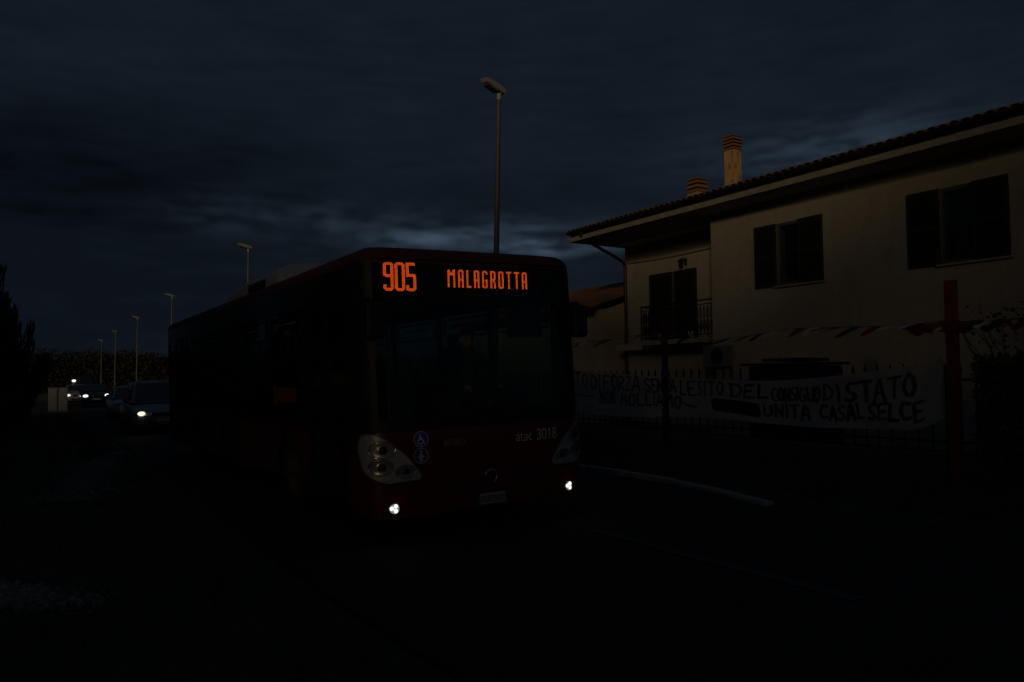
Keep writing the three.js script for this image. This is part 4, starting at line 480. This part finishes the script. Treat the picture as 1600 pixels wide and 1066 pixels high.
  disc('round_sticker', -0.762, 1.005, 0.076, (c) => { c.fillStyle = '#e8e8ee'; c.fillRect(0, 0, 256, 256); c.fillStyle = '#3b3bc4'; c.beginPath(); c.arc(128, 128, 118, 0, 7); c.fill(); c.strokeStyle = c.fillStyle = '#f2f2f8'; c.lineWidth = 17; c.lineCap = 'round'; c.beginPath(); c.arc(112, 58, 15, 0, 7); c.fill(); c.beginPath(); c.moveTo(112, 84); c.lineTo(116, 138); c.lineTo(160, 138); c.lineTo(180, 190); c.stroke(); c.beginPath(); c.moveTo(114, 108); c.lineTo(152, 108); c.stroke(); c.lineWidth = 13; c.beginPath(); c.arc(118, 162, 46, 0.5, 4.2); c.stroke(); });
  disc('round_sticker', -0.766, 0.844, 0.076, (c) => { c.fillStyle = '#c9ccd6'; c.fillRect(0, 0, 256, 256); c.fillStyle = '#34447e'; c.beginPath(); c.arc(128, 128, 116, 0, 7); c.fill(); c.fillStyle = c.strokeStyle = '#b9c6d8'; c.beginPath(); c.arc(128, 58, 20, 0, 7); c.fill(); c.lineWidth = 22; c.lineCap = 'round'; c.beginPath(); c.moveTo(128, 90); c.lineTo(128, 150); c.moveTo(116, 150); c.lineTo(112, 214); c.moveTo(140, 150); c.lineTo(144, 214); c.moveTo(126, 96); c.lineTo(84, 150); c.moveTo(130, 96); c.lineTo(172, 150); c.stroke(); });
  const font = await new FontLoader().loadAsync('fonts/droid/droid_sans_regular.typeface.json'), serif = await new FontLoader().loadAsync('fonts/droid/droid_serif_regular.typeface.json');
  const lettering = (name, text, f, q0, q1, y0, h, m) => { const g = new TextGeometry(text, { font: f, size: h, depth: 0.0015, curveSegments: 5, bevelEnabled: false }); g.computeBoundingBox(); const b = g.boundingBox, k = (q1 - q0) / (b.max.x - b.min.x), p = g.attributes.position; for (let i = 0; i < p.count; i++) { const q = skin(q0 + (p.getX(i) - b.min.x) * k, y0 + p.getY(i), 0.004 + p.getZ(i)); p.setXYZ(i, ...q); } g.computeVertexNormals(); part(bus, name, g, m); };
  const mLetter = M(0.82, 0.81, 0.79, 0.5);
  lettering('operator_lettering', 'atac', font, 0.322, 0.525, 0.897, 0.092, mLetter); lettering('number_lettering', '3018', font, 0.585, 0.85, 0.896, 0.115, mLetter); lettering('city_lettering', 'ROMA', serif, -0.525, -0.268, 0.918, 0.062, M(0.34, 0.28, 0.23, 0.5));
  { const ringp = (a0, a1, r, w) => { const pts = []; for (let i = 0; i <= 20; i++) { const a = lerp(a0, a1, i / 20); pts.push(new THREE.Vector3(...skin(r * Math.cos(a), 0.573 + r * Math.sin(a), 0.02))); } return new THREE.TubeGeometry(new THREE.CatmullRomCurve3(pts), 30, w, 6); };
    part(bus, 'emblem', merge([ringp(0.75, 2.9, 0.066, 0.009), ringp(-1.3, 0.25, 0.066, 0.009), ringp(3.3, 4.3, 0.066, 0.004)]), M(0.7, 0.7, 0.7, 0.28, { metalness: 0.9 })); part(bus, 'emblem_recess', skinShape(ellipse(0, 0.573, 0.058, 0.058), 0.014), mBlackPlastic); }
  { const t = canvas(512, 128, (c) => { c.fillStyle = '#a4a6a6'; c.fillRect(0, 0, 512, 128); c.fillStyle = '#22309a'; c.fillRect(0, 0, 46, 128); c.fillRect(466, 0, 46, 128); c.fillStyle = '#141414'; c.font = 'bold 104px sans-serif'; c.textAlign = 'center'; c.textBaseline = 'middle'; c.fillText('DG075WC', 256, 68, 404); });
    const pl = part(bus, 'number_plate', rb(0.38, 0.118, 0.012, 0.004, 0, 0.355, 0.03), mBlackPlastic); part(pl, 'plate_print', new THREE.PlaneGeometry(0.368, 0.108).translate(0, 0.355, 0.0375), new THREE.MeshStandardMaterial({ map: t, roughness: 0.5 })); }
  // lower grille slots and bumper step
  for (let i = 0; i < 3; i++) part(bus, 'bumper_groove', skinPatch(-0.62, 0.62, 0.45 + i * 0.03, 0.462 + i * 0.03, 0.014, 24, 1), mBlackPlastic);
  part(bus, 'tow_cover', skinShape(ellipse(-0.55, 0.36, 0.04, 0.04), 0.016, 0.006), mRed);
  // destination sign: LED matrix behind the glass
  const G = { M: ['11000011', '11100111', '11111111', '11111111', '11011011', '11011011'], L: null };
  const cols = 168, rowsN = 30, grid = Array.from({ length: rowsN }, () => new Uint8Array(cols));
  const box = (x0, y0, x1, y1) => { for (let y = y0; y < y1; y++) for (let x = x0; x < x1; x++) if (grid[y]) grid[y][x] = 1; }, off = (x, y) => { grid[y][x] = 0; };
  const big = (ch, x) => { const y0 = 1, H = 28, w = 10; const rnd = (xa, ya, xb, yb, o = 'tltrblbr') => { if (o.includes('tl')) { off(xa, ya); off(xa + 1, ya); off(xa, ya + 1); } if (o.includes('tr')) { off(xb - 1, ya); off(xb - 2, ya); off(xb - 1, ya + 1); } if (o.includes('bl')) { off(xa, yb - 1); off(xa + 1, yb - 1); off(xa, yb - 2); } if (o.includes('br')) { off(xb - 1, yb - 1); off(xb - 2, yb - 1); off(xb - 1, yb - 2); } };
    if (ch === '0') { box(x, y0, x + 3, y0 + H); box(x + 7, y0, x + 10, y0 + H); box(x, y0, x + 10, y0 + 3); box(x, y0 + H - 3, x + 10, y0 + H); rnd(x, y0, x + 10, y0 + H); }
    if (ch === '9') { box(x, y0, x + 3, y0 + 15); box(x + 7, y0, x + 10, y0 + H); box(x, y0, x + 10, y0 + 3); box(x, y0 + 12, x + 10, y0 + 15); box(x, y0 + H - 3, x + 10, y0 + H); box(x, y0 + H - 6, x + 3, y0 + H); rnd(x, y0, x + 10, y0 + H); off(x, y0 + 14); off(x + 1, y0 + 14); }
    if (ch === '5') { box(x, y0, x + 9, y0 + 3); box(x, y0, x + 3, y0 + 14); box(x, y0 + 11, x + 10, y0 + 14); box(x + 7, y0 + 11, x + 10, y0 + H); box(x, y0 + H - 3, x + 10, y0 + H); box(x, y0 + H - 6, x + 3, y0 + H); off(x + 9, y0 + 11); off(x + 9, y0 + H - 1); off(x, y0 + H - 1); off(x + 8, y0 + H - 1); off(x + 1, y0 + H - 1); off(x + 9, y0 + H - 2); } };
  const small = (ch, x) => { const y = 6, H = 18, w = ch === 'M' ? 8 : ch === 'L' ? 5 : 6, L = () => box(x, y, x + 2, y + H), R = () => box(x + w - 2, y, x + w, y + H), T = () => box(x, y, x + w, y + 2), B = () => box(x, y + H - 2, x + w, y + H);
    if (ch === 'M') { L(); R(); box(x + 2, y + 1, x + 3, y + 4); box(x + 5, y + 1, x + 6, y + 4); box(x + 2, y + 3, x + 6, y + 6); off(x, y - 0); }
    if (ch === 'A') { L(); R(); T(); box(x, y + 9, x + w, y + 11); off(x, y); off(x + w - 1, y); } if (ch === 'L') { L(); B(); } if (ch === 'G') { L(); T(); B(); box(x + w - 2, y + 9, x + w, y + H); box(x + w - 2, y, x + w, y + 4); box(x + 3, y + 9, x + w, y + 11); off(x, y); off(x + w - 1, y); off(x, y + H - 1); off(x + w - 1, y + H - 1); }
    if (ch === 'R') { L(); T(); box(x + w - 2, y, x + w, y + 9); box(x, y + 8, x + w - 1, y + 10); box(x + w - 3, y + 10, x + w - 1, y + 12); box(x + w - 2, y + 12, x + w, y + H); off(x + w - 1, y); } if (ch === 'O') { L(); R(); T(); B(); off(x, y); off(x + w - 1, y); off(x, y + H - 1); off(x + w - 1, y + H - 1); } if (ch === 'T') { T(); box(x + 2, y, x + 4, y + H); } return w; };
  let cx = 4; for (const ch of '905') { big(ch, cx); cx += 11; } cx = 68; for (const ch of 'MALAGROTTA') cx += small(ch, cx) + 3;
  const K = 8, tw = cols * K, thh = rowsN * K, led = new Uint8Array(tw * thh * 4), lr = rng(3);
  for (let r = 0; r < rowsN; r++) for (let c = 0; c < cols; c++) { const on = grid[r][c], br = on ? 0.8 + 0.2 * lr() : 0, tint = lr(); for (let j = 0; j < K; j++) for (let i = 0; i < K; i++) { const d = Math.max(Math.abs(i - 3.5) / 3.3, Math.abs(j - 3.5) / 3.3), k = (((rowsN - 1 - r) * K + (K - 1 - j)) * tw + c * K + i) * 4, v = d < 0.92 ? br : br * 0.08; led[k] = 255 * v; led[k + 1] = (70 + 28 * tint) * v; led[k + 2] = (20 + 12 * tint) * v; led[k + 3] = 255; } }
  const lt = new THREE.DataTexture(led, tw, thh); lt.colorSpace = THREE.SRGBColorSpace; lt.magFilter = THREE.LinearFilter; lt.minFilter = THREE.LinearMipmapLinearFilter; lt.generateMipmaps = true; lt.anisotropy = 8; lt.needsUpdate = true;
  const px = 0.01111, py = 0.01036, u0 = -1.026 - 4 * px, yTop = 2.757 + py, sw = cols * px, shh = rowsN * py;
  const sign = part(bus, 'destination_sign', bx(sw + 0.03, shh + 0.03, 0.05, u0 + sw / 2, yTop - shh / 2, -0.229), mBlackPlastic);
  part(sign, 'led_matrix', new THREE.PlaneGeometry(sw, shh).translate(u0 + sw / 2, yTop - shh / 2, -0.2), new THREE.MeshStandardMaterial({ color: lin(0.008, 0.008, 0.008), roughness: 0.8, emissive: lin(1, 1, 1), emissiveMap: lt, emissiveIntensity: 1.45 }));
  part(bus, 'sign_case', merge([bx(2.3, 0.02, 0.6, 0, 2.40, -0.5), bx(2.3, 0.36, 0.02, 0, 2.58, -0.8)]), mBlackPlastic);
  // wipers
  for (const [q, l, a] of [[-0.5, 0.95, 0.16], [0.25, 0.95, 0.1]]) { const A = skin(q, 1.16, 0.03), B = skin(q + l * Math.cos(a), 1.16 + l * Math.sin(a), 0.03); const mid = A.map((v, i) => (v + B[i]) / 2 + (i === 2 ? 0.02 : 0)); part(bus, 'wiper', merge([tube([A, mid, B], 0.011, 14, 5), tube([skin(q + 0.15, 1.215, 0.02), skin(q + 0.5, 1.27, 0.02), skin(q + 0.85, 1.3, 0.02)], 0.008, 14, 5)]), mBlackPlastic); }
  // mirrors on curved arms
  for (const s of [-1, 1]) { const m = part(bus, 'mirror', rb(0.2, 0.36, 0.13, 0.05, s * (BW - 0.06), 2.16, -0.02, 4), mBlackPlastic); part(m, 'mirror_arm', tube([[s * 1.235, 2.36, -0.3], [s * 1.235, 2.37, -0.16], [s * 1.23, 2.36, -0.06], [s * (BW - 0.06), 2.28, -0.02]], 0.02, 24, 8), mBlackPlastic); part(m, 'mirror_glass', bx(0.16, 0.3, 0.004, s * (BW - 0.06), 2.16, -0.088), mChrome); }
  // driver's cab and saloon
  part(bus, 'floor', bx(2 * BW - 0.08, 0.04, 11.2, 0, 0.42, -6.1), M(0.06, 0.06, 0.065, 0.8));
  part(bus, 'ceiling_lining', bx(2 * BW - 0.4, 0.03, 10.9, 0, 2.62, -6.35), M(0.3, 0.3, 0.3, 0.8));
  part(bus, 'dashboard', merge([rb(1.15, 0.5, 0.5, 0.08, 0.55, 0.98, -0.68, 3), rb(0.55, 0.2, 0.3, 0.06, 0.6, 1.26, -0.7, 3), rb(1.0, 0.3, 0.3, 0.06, -0.55, 1.0, -0.5, 3)]), mBlackPlastic);
  const wheel = part(bus, 'steering_wheel', new THREE.TorusGeometry(0.235, 0.017, 8, 36).rotateX(-0.95).translate(0.62, 1.42, -0.98), mBlackPlastic); part(wheel, 'hub', merge([bar([0.62, 1.42, -0.98], [0.62, 1.22, -0.8], 0.03), bar([0.4, 1.42, -0.98], [0.84, 1.42, -0.98], 0.014)]), mBlackPlastic);
  part(bus, 'cab_platform', bx(1.1, 0.3, 1.5, 0.68, 0.58, -1.35), mBlackPlastic);
  const seat = part(bus, 'driver_seat', rb(0.46, 0.12, 0.46, 0.04, 0.66, 1.2, -1.5, 3), M(0.03, 0.035, 0.05, 0.9)); part(seat, 'backrest', rb(0.46, 0.72, 0.12, 0.05, 0, 0, 0, 3).rotateX(-0.15).translate(0.66, 1.58, -1.78), M(0.03, 0.035, 0.05, 0.9)); part(seat, 'headrest', rb(0.28, 0.18, 0.09, 0.04, 0.66, 2.03, -1.84, 3), M(0.03, 0.035, 0.05, 0.9)); part(seat, 'pedestal', rb(0.3, 0.42, 0.3, 0.03, 0.66, 0.94, -1.5), mBlackPlastic);
  const cab = part(bus, 'cab_partition', merge([bx(1.15, 1.0, 0.03, 0.66, 1.0, -2.05), bx(0.03, 0.9, 1.2, 0.1, 0.95, -1.45)]), mDarkTrim); part(cab, 'partition_glass', bx(1.15, 0.95, 0.008, 0.66, 1.98, -2.05), mClear);
  part(bus, 'sun_blind', bx(0.46, 0.46, 0.006, 0.67, 2.225, -0.3), mBlackPlastic);
  for (const [x, z] of [[-0.45, -2.3], [0.45, -3.6], [-0.45, -5.0], [0.45, -6.0], [-0.45, -7.2], [0.45, -8.4], [-0.45, -9.5]]) part(bus, 'hand_pole', bar([x, 0.44, z], [x, 2.6, z], 0.017), M(0.5, 0.33, 0.03, 0.4));
  const sg = merge([rb(0.42, 0.06, 0.42, 0.02, 0, 0.45, 0), rb(0.42, 0.62, 0.05, 0.02, 0, 0.78, -0.2), bx(0.3, 0.4, 0.06, 0, 0.21, 0)]), ms = M(0.05, 0.08, 0.16, 0.7);
  for (const [x, z] of [[-0.95, -3.3], [-0.95, -4.2], [0.95, -2.7], [0.95, -3.5], [0.5, -3.5], [0.95, -4.3], [0.5, -4.3], [-0.95, -7.3], [-0.95, -8.1], [0.95, -7.3], [0.5, -7.3], [0.95, -8.1], [0.5, -8.1], [0.95, -9.2], [0.5, -9.2], [-0.95, -9.0], [0.95, -10.4], [0.5, -10.4]]) { const m = part(bus, 'passenger_seat', sg, ms); m.position.set(x, 0.44, z); }
}
function tubeOnSkin(q0, q1, y) { const p = []; for (let i = 0; i <= 60; i++) p.push(new THREE.Vector3(...skin(lerp(q0, q1, i / 60), y, 0.002))); return new THREE.TubeGeometry(new THREE.CatmullRomCurve3(p), 80, 0.009, 5); }

// ------------------------------------------------------------------ the driver
function sdfMesh(caps, lo, hi, res, k = 0.03) {
  const mc = new MarchingCubes(res, new THREE.MeshBasicMaterial(), false, false, 200000), size = Math.max(hi[0] - lo[0], hi[1] - lo[1], hi[2] - lo[2]); mc.isolation = 0;
  const f = mc.field, h = size / (res - 3), C = caps.map(([a, b, r0, r1]) => { const d = [b[0] - a[0], b[1] - a[1], b[2] - a[2]]; return [a, d, d[0] * d[0] + d[1] * d[1] + d[2] * d[2] || 1e-9, r0, r1]; });
  for (let z = 0; z < res; z++) for (let y = 0; y < res; y++) for (let x = 0; x < res; x++) {
    const p = [lo[0] + (x - 1) * h, lo[1] + (y - 1) * h, lo[2] + (z - 1) * h]; let d = 1e3;
    for (const [a, e, l, r0, r1] of C) { const v = [p[0] - a[0], p[1] - a[1], p[2] - a[2]], t = clamp((v[0] * e[0] + v[1] * e[1] + v[2] * e[2]) / l, 0, 1), q = Math.hypot(v[0] - e[0] * t, v[1] - e[1] * t, v[2] - e[2] * t) - lerp(r0, r1, t), m = clamp(0.5 + 0.5 * (d - q) / k, 0, 1); d = lerp(d, q, m) - k * m * (1 - m); }
    f[x + y * res + z * res * res] = -d;
  }
  mc.update(); const n = mc.count, pos = new Float32Array(n * 3); for (let i = 0; i < n; i++) for (let c = 0; c < 3; c++) pos[3 * i + c] = lo[c] + ((mc.positionArray[3 * i + c] + 1) * 0.5 * res - 1) * h;
  const g = new THREE.BufferGeometry(); g.setAttribute('position', new THREE.BufferAttribute(pos, 3)); g.setAttribute('normal', new THREE.BufferAttribute(mc.normalArray.slice(0, n * 3), 3)); return g;
}
{
  const d = thing('person', 'bus driver in dark clothing seated behind the windscreen, hands on the wheel', 'person', null, [4.02, 0, -7.0]); d.rotation.order = 'YXZ'; d.rotation.set(0, 0.01117, FALL);
  const ox = 0.66, hip = [ox, 1.36, -1.55];
  const body = sdfMesh([[[ox - 0.08, 1.37, -1.55], [ox + 0.08, 1.37, -1.55], 0.13, 0.13], [[ox, 1.4, -1.57], [ox, 1.72, -1.64], 0.14, 0.15], [[ox - 0.15, 1.79, -1.62], [ox + 0.15, 1.79, -1.62], 0.085, 0.085], [[ox, 1.8, -1.62], [ox, 1.92, -1.6], 0.055, 0.05],
    ...[-1, 1].flatMap((s) => [[[ox + s * 0.09, 1.36, -1.5], [ox + s * 0.14, 1.36, -1.1], 0.085, 0.062], [[ox + s * 0.14, 1.36, -1.1], [ox + s * 0.13, 0.93, -1.0], 0.06, 0.042], [[ox + s * 0.13, 0.8, -1.0], [ox + s * 0.14, 0.78, -0.86], 0.04, 0.035], [[ox + s * 0.13, 0.93, -1.0], [ox + s * 0.13, 0.8, -1.0], 0.042, 0.04], [[ox + s * 0.2, 1.78, -1.62], [ox + s * 0.26, 1.54, -1.5], 0.058, 0.045], [[ox + s * 0.26, 1.54, -1.5], [ox + s * 0.23, 1.45, -1.24], 0.044, 0.032]])], [ox - 0.55, 0.7, -1.9], [ox + 0.55, 2.05, -0.75], 84, 0.04);
  const hy = 2.03, head = sdfMesh([[[ox, hy + 0.04, -1.6], [ox, hy + 0.05, -1.62], 0.083, 0.088], [[ox, hy - 0.05, -1.56], [ox, hy - 0.02, -1.58], 0.05, 0.062], [[ox, hy - 0.01, -1.525], [ox, hy + 0.03, -1.522], 0.016, 0.009], [[ox - 0.085, hy - 0.01, -1.61], [ox - 0.085, hy + 0.03, -1.61], 0.014, 0.018], [[ox + 0.085, hy - 0.01, -1.61], [ox + 0.085, hy + 0.03, -1.61], 0.014, 0.018], [[ox - 0.025, hy - 0.045, -1.522], [ox + 0.025, hy - 0.045, -1.522], 0.008, 0.008], [[ox, hy - 0.2, -1.62], [ox, hy - 0.04, -1.6], 0.052, 0.05]], [ox - 0.13, hy - 0.2, -1.73], [ox + 0.13, hy + 0.16, -1.47], 64, 0.018);
  const hand = (s) => { const w = [ox + s * 0.23, 1.45, -1.24], p = [ox + s * 0.215, 1.45, -1.155], caps = [[w, p, 0.028, 0.034]]; for (let i = 0; i < 4; i++) { const a = [ox + s * (0.2 + 0.0), 1.475 - i * 0.02, -1.14 + i * 0.004], b = [a[0] + s * 0.012, a[1] + 0.005, a[2] + 0.035], c = [b[0] + s * 0.026, b[1] - 0.004, b[2] + 0.006], e = [c[0] + s * 0.012, c[1] - 0.008, c[2] - 0.02 + i * 0.002]; caps.push([p, a, 0.02, 0.0105], [a, b, 0.0105, 0.0095], [b, c, 0.0095, 0.009], [c, e, 0.009, 0.0078]); } const t = [p[0] - s * 0.024, p[1] + 0.022, p[2] + 0.005]; caps.push([[p[0] - s * 0.012, p[1], p[2] - 0.03], t, 0.014, 0.011], [t, [t[0] + s * 0.004, t[1] + 0.014, t[2] + 0.032], 0.011, 0.009]); return sdfMesh(caps, [ox + s * 0.23 - 0.09, 1.37, -1.27], [ox + s * 0.23 + 0.09, 1.55, -1.05], 60, 0.008); };
  part(d, 'body', merge([head, hand(-1), hand(1)]), M(0.36, 0.2, 0.14, 0.6));
  part(d, 'clothing', body, M(0.025, 0.03, 0.045, 0.9));
  part(d, 'hair', sdfMesh([[[ox, hy + 0.075, -1.63], [ox, hy + 0.06, -1.65], 0.085, 0.085], [[ox - 0.05, hy + 0.095, -1.57], [ox + 0.05, hy + 0.095, -1.57], 0.04, 0.04], [[ox, hy, -1.675], [ox, hy - 0.04, -1.66], 0.05, 0.045]], [ox - 0.13, hy - 0.12, -1.76], [ox + 0.13, hy + 0.18, -1.5], 44, 0.02), M(0.015, 0.012, 0.01, 0.7));
}
// ------------------------------------------------------------------ other vehicles
function makeCar(name, label, category, group, pos, o) {
  const c = thing(name, label, category, group, pos); c.rotation.z = FALL; const { W = 1.76, H = 1.48, L = 4.2, hood = 1.0, belt = 0.98, rise = 0.85, paint, lit = null } = o, k = W / 1.76;
  const st = [[0.0, 0.66, 0.34, 0.6], [-0.05, 0.76, 0.27, 0.68], [-0.16, 0.83, 0.22, 0.74], [-0.4, 0.875, 0.19, 0.82], [-hood, 0.88, 0.18, belt - 0.06], [-hood - 0.5, 0.88, 0.18, belt], [-L + 0.5, 0.88, 0.18, belt + 0.02], [-L + 0.12, 0.84, 0.24, belt], [-L, 0.74, 0.32, belt - 0.12]];
  const body = gridGeo(36, st.length - 1, (u, v) => { const [z, hw, yb, yt] = st[Math.round(v * (st.length - 1))], a = u * 2 * Math.PI, ca = Math.cos(a), sa = Math.sin(a), n = 4.5, x = Math.sign(ca) * Math.pow(Math.abs(ca), 2 / n), y = Math.sign(sa) * Math.pow(Math.abs(sa), 2 / n); return [x * hw * k * (y > 0 ? 1 - 0.04 * y : 1), (yb + yt) / 2 + y * (yt - yb) / 2, z]; });
  const capf = new THREE.CircleGeometry(1, 36), cp = capf.attributes.position; for (let i = 0; i < cp.count; i++) { const x = cp.getX(i), y = cp.getY(i), r = Math.hypot(x, y), f = r ? 1 : 0, n = 4.5, X = r ? Math.sign(x) * Math.pow(Math.abs(x / r), 2 / n) : 0, Y = r ? Math.sign(y) * Math.pow(Math.abs(y / r), 2 / n) : 0; cp.setXYZ(i, X * 0.66 * k * f, 0.47 + Y * 0.13 * f, 0.004 * (1 - f)); } capf.computeVertexNormals();
  part(c, 'body', merge([body, capf, bx(1.3 * k, 0.5, 0.05, 0, 0.62, -L + 0.02)]), paint);
  const zb0 = -hood + 0.05, zt0 = zb0 - rise, zb1 = -L + 0.2, zt1 = -L + (o.tail ?? 0.6), hb = 0.83 * k, ht = 0.62 * k, yb = belt - 0.05;
  const cab = part(c, 'cabin', gridGeo(40, 8, (u, v) => { const t = v < 0.75 ? v / 0.75 : 1, top = v > 0.75 ? (v - 0.75) / 0.25 : 0, a = u * 2 * Math.PI, n = 7, ca = Math.cos(a), sa = Math.sin(a), X = Math.sign(ca) * Math.pow(Math.abs(ca), 2 / n), Z = Math.sign(sa) * Math.pow(Math.abs(sa), 2 / n); const tt = t, hw = lerp(hb, ht, tt) * (1 - top), z0 = lerp(zb0, zt0, tt), z1 = lerp(zb1, zt1, tt), cz = (z0 + z1) / 2, hz = (z0 - z1) / 2 * (1 - top); return [X * hw, lerp(yb, H - 0.05, tt) + 0.05 * Math.sin(top * Math.PI / 2), cz + Z * hz]; }), paint);
  const quad = (pts, off) => { const g = new THREE.BufferGeometry(), p = pts.map((q) => [q[0] + off[0], q[1] + off[1], q[2] + off[2]]); g.setAttribute('position', new THREE.Float32BufferAttribute([...p[0], ...p[1], ...p[2], ...p[0], ...p[2], ...p[3]], 3)); g.computeVertexNormals(); return g; };
  const gl = P(0.012, 0.014, 0.015, 0.04, { clearcoat: 1, clearcoatRoughness: 0.02 }), fw = (t, f) => [f * lerp(hb, ht, t), lerp(yb, H - 0.05, t), lerp(zb0, zt0, t)], bk = (t, f) => [f * lerp(hb, ht, t), lerp(yb, H - 0.05, t), lerp(zb1, zt1, t)], sd = (t, f, s) => [s * lerp(hb, ht, t), lerp(yb, H - 0.05, t), lerp(lerp(zb0, zt0, t), lerp(zb1, zt1, t), f)];
  part(cab, 'windscreen', quad([fw(0.08, -0.9), fw(0.08, 0.9), fw(0.92, 0.88), fw(0.92, -0.88)], [0, 0.008, 0.012]), gl); part(cab, 'rear_window', quad([bk(0.15, -0.85), bk(0.15, 0.85), bk(0.9, 0.82), bk(0.9, -0.82)], [0, 0.008, -0.014]), gl);
  for (const s of [-1, 1]) for (const [f0, f1] of [[0.12, 0.46], [0.5, 0.86]]) part(cab, 'side_window', quad([sd(0.12, f0, s), sd(0.12, f1, s), sd(0.9, f1 - 0.03, s), sd(0.9, f0 + 0.04, s)], [s * 0.014, 0.004, 0]), gl);
  for (const s of [-1, 1]) { const m = part(c, 'mirror', rb(0.16, 0.12, 0.08, 0.03, s * (hb + 0.11), belt + 0.06, -hood - 0.32), paint);
    for (const z of [-0.82, -L + 0.82]) { const w = part(c, 'wheel', new THREE.TorusGeometry(0.235, 0.085, 10, 28).rotateY(Math.PI / 2).scale(1.15, 1, 1).translate(s * 0.79 * k, 0.315, z), mRubber); part(w, 'rim', new THREE.CylinderGeometry(0.2, 0.2, 0.13, 20).rotateZ(Math.PI / 2).translate(s * 0.81 * k, 0.315, z), mSteel); }
    const lp = [s * 0.62 * k, 0.665, -0.11]; const hl = part(c, 'headlight', rb(0.3 * k, 0.15, 0.16, 0.06, ...lp, 3).translate(0, 0, 0.0), M(0.35, 0.35, 0.36, 0.15, { metalness: 0.6 }));
    const on = lit && (lit.side === undefined || lit.side === s); if (on) { part(hl, 'lamp_reflector', new THREE.SphereGeometry(1, 20, 14).scale((lit.r ?? 0.1) * 1.25, (lit.r ?? 0.1) * 0.72, 0.05).translate(lp[0], lp[1] - 0.005, lp[2] + 0.08), emit(...lit.c, lit.k)); glowLight(c, lit.c, 0.02, [lp[0], lp[1] - 0.005, lp[2] + 0.085]); } }
  part(c, 'grille', merge([rb(0.72 * k, 0.1, 0.03, 0.012, 0, 0.62, 0.0), rb(0.9 * k, 0.11, 0.03, 0.012, 0, 0.36, 0.005)]), mBlackPlastic); part(c, 'grille_bar', rb(0.74 * k, 0.022, 0.03, 0.008, 0, 0.675, 0.006), mAlu); part(c, 'bumper_strip', rb(1.2 * k, 0.05, 0.04, 0.015, 0, 0.5, 0.004), paint);
  part(c, 'number_plate', rb(0.46, 0.1, 0.012, 0.004, 0, 0.44, 0.03), M(0.5, 0.5, 0.48, 0.6)); part(c, 'underbody', bx(1.5 * k, 0.1, L - 0.6, 0, 0.22, -L / 2), mBlackPlastic);
  return c;
}
const carPaint = (r, g, b) => P(r, g, b, 0.3, { metalness: 0.3, clearcoat: 0.8, clearcoatRoughness: 0.08 });
const G2 = 'vehicles queueing behind the bus';
makeCar('people_carrier', 'grey people carrier with one bright warm headlight right behind the bus', 'car', G2, [3.45, roadY(3.45), -26], { W: 1.8, H: 1.66, L: 4.4, hood: 0.95, belt: 1.02, rise: 0.95, tail: 0.35, paint: carPaint(0.3, 0.3, 0.31), lit: { c: [1, 0.84, 0.56], k: 1.6, side: -1, r: 0.085 } });
makeCar('hatchback', 'light grey hatchback half hidden behind the people carrier, unlit', 'car', G2, [3.72, roadY(3.72), -37], { W: 1.7, H: 1.45, L: 3.9, tail: 0.4, paint: carPaint(0.6, 0.6, 0.6) });
makeCar('saloon_car', 'dark car with two white headlights in the distant queue', 'car', G2, [3.5, roadY(3.5) + 0.12, -57], { W: 1.76, H: 1.42, L: 4.4, tail: 0.9, paint: carPaint(0.02, 0.024, 0.032), lit: { c: [0.8, 0.86, 1], k: 2.0, r: 0.12 } });
makeCar('white_car', 'white car with one pinkish headlight left of the distant dark car', 'car', G2, [2.76, roadY(2.76) + 0.12, -63.5], { W: 1.76, H: 1.42, L: 4.2, tail: 0.5, paint: carPaint(0.62, 0.62, 0.63), lit: { c: [1, 0.82, 0.82], k: 1.6, side: -1, r: 0.1 } });
{ const v = makeCar('delivery_van', 'far dark van with a small lit lamp on its roof edge', 'van', G2, [3.55, roadY(3.5) + 0.1, -75], { W: 1.95, H: 2.0, L: 5, hood: 0.8, belt: 1.15, rise: 0.5, tail: 0.25, paint: carPaint(0.03, 0.03, 0.034) }); part(v, 'roof_lamp', new THREE.SphereGeometry(0.13, 14, 10).scale(1.2, 0.8, 0.6).translate(-0.58, 1.72, -0.95), emit(1, 0.97, 0.9, 1.2)); glowLight(v, [1, 0.97, 0.9], 0.01, [-0.58, 1.72, -0.95]); }
{ // two white cabinets on the verge
  for (const [x, l] of [[0.98, 'white metal utility cabinet on the left verge, the left one of two'], [1.5, 'white metal utility cabinet on the left verge, right one, nearer the road']]) { const c = thing('utility_cabinet', l, 'cabinet', 'white cabinets on the left verge', [x, -0.1, -53]); part(c, 'casing', rb(0.46, 1.3, 0.32, 0.015, 0, 0.73, 0), M(0.55, 0.56, 0.57, 0.5)); part(c, 'door', rb(0.4, 1.12, 0.02, 0.006, 0, 0.76, 0.168), M(0.58, 0.59, 0.6, 0.45)); part(c, 'plinth', bx(0.48, 0.12, 0.34, 0, 0.04, 0), mConcrete); part(c, 'roof_cap', rb(0.5, 0.04, 0.36, 0.01, 0, 1.4, 0), M(0.5, 0.5, 0.51, 0.5)); part(c, 'handle', bx(0.02, 0.1, 0.02, 0.14, 0.8, 0.186), mBlackPlastic); }
}
renderer.render(scene, camera);
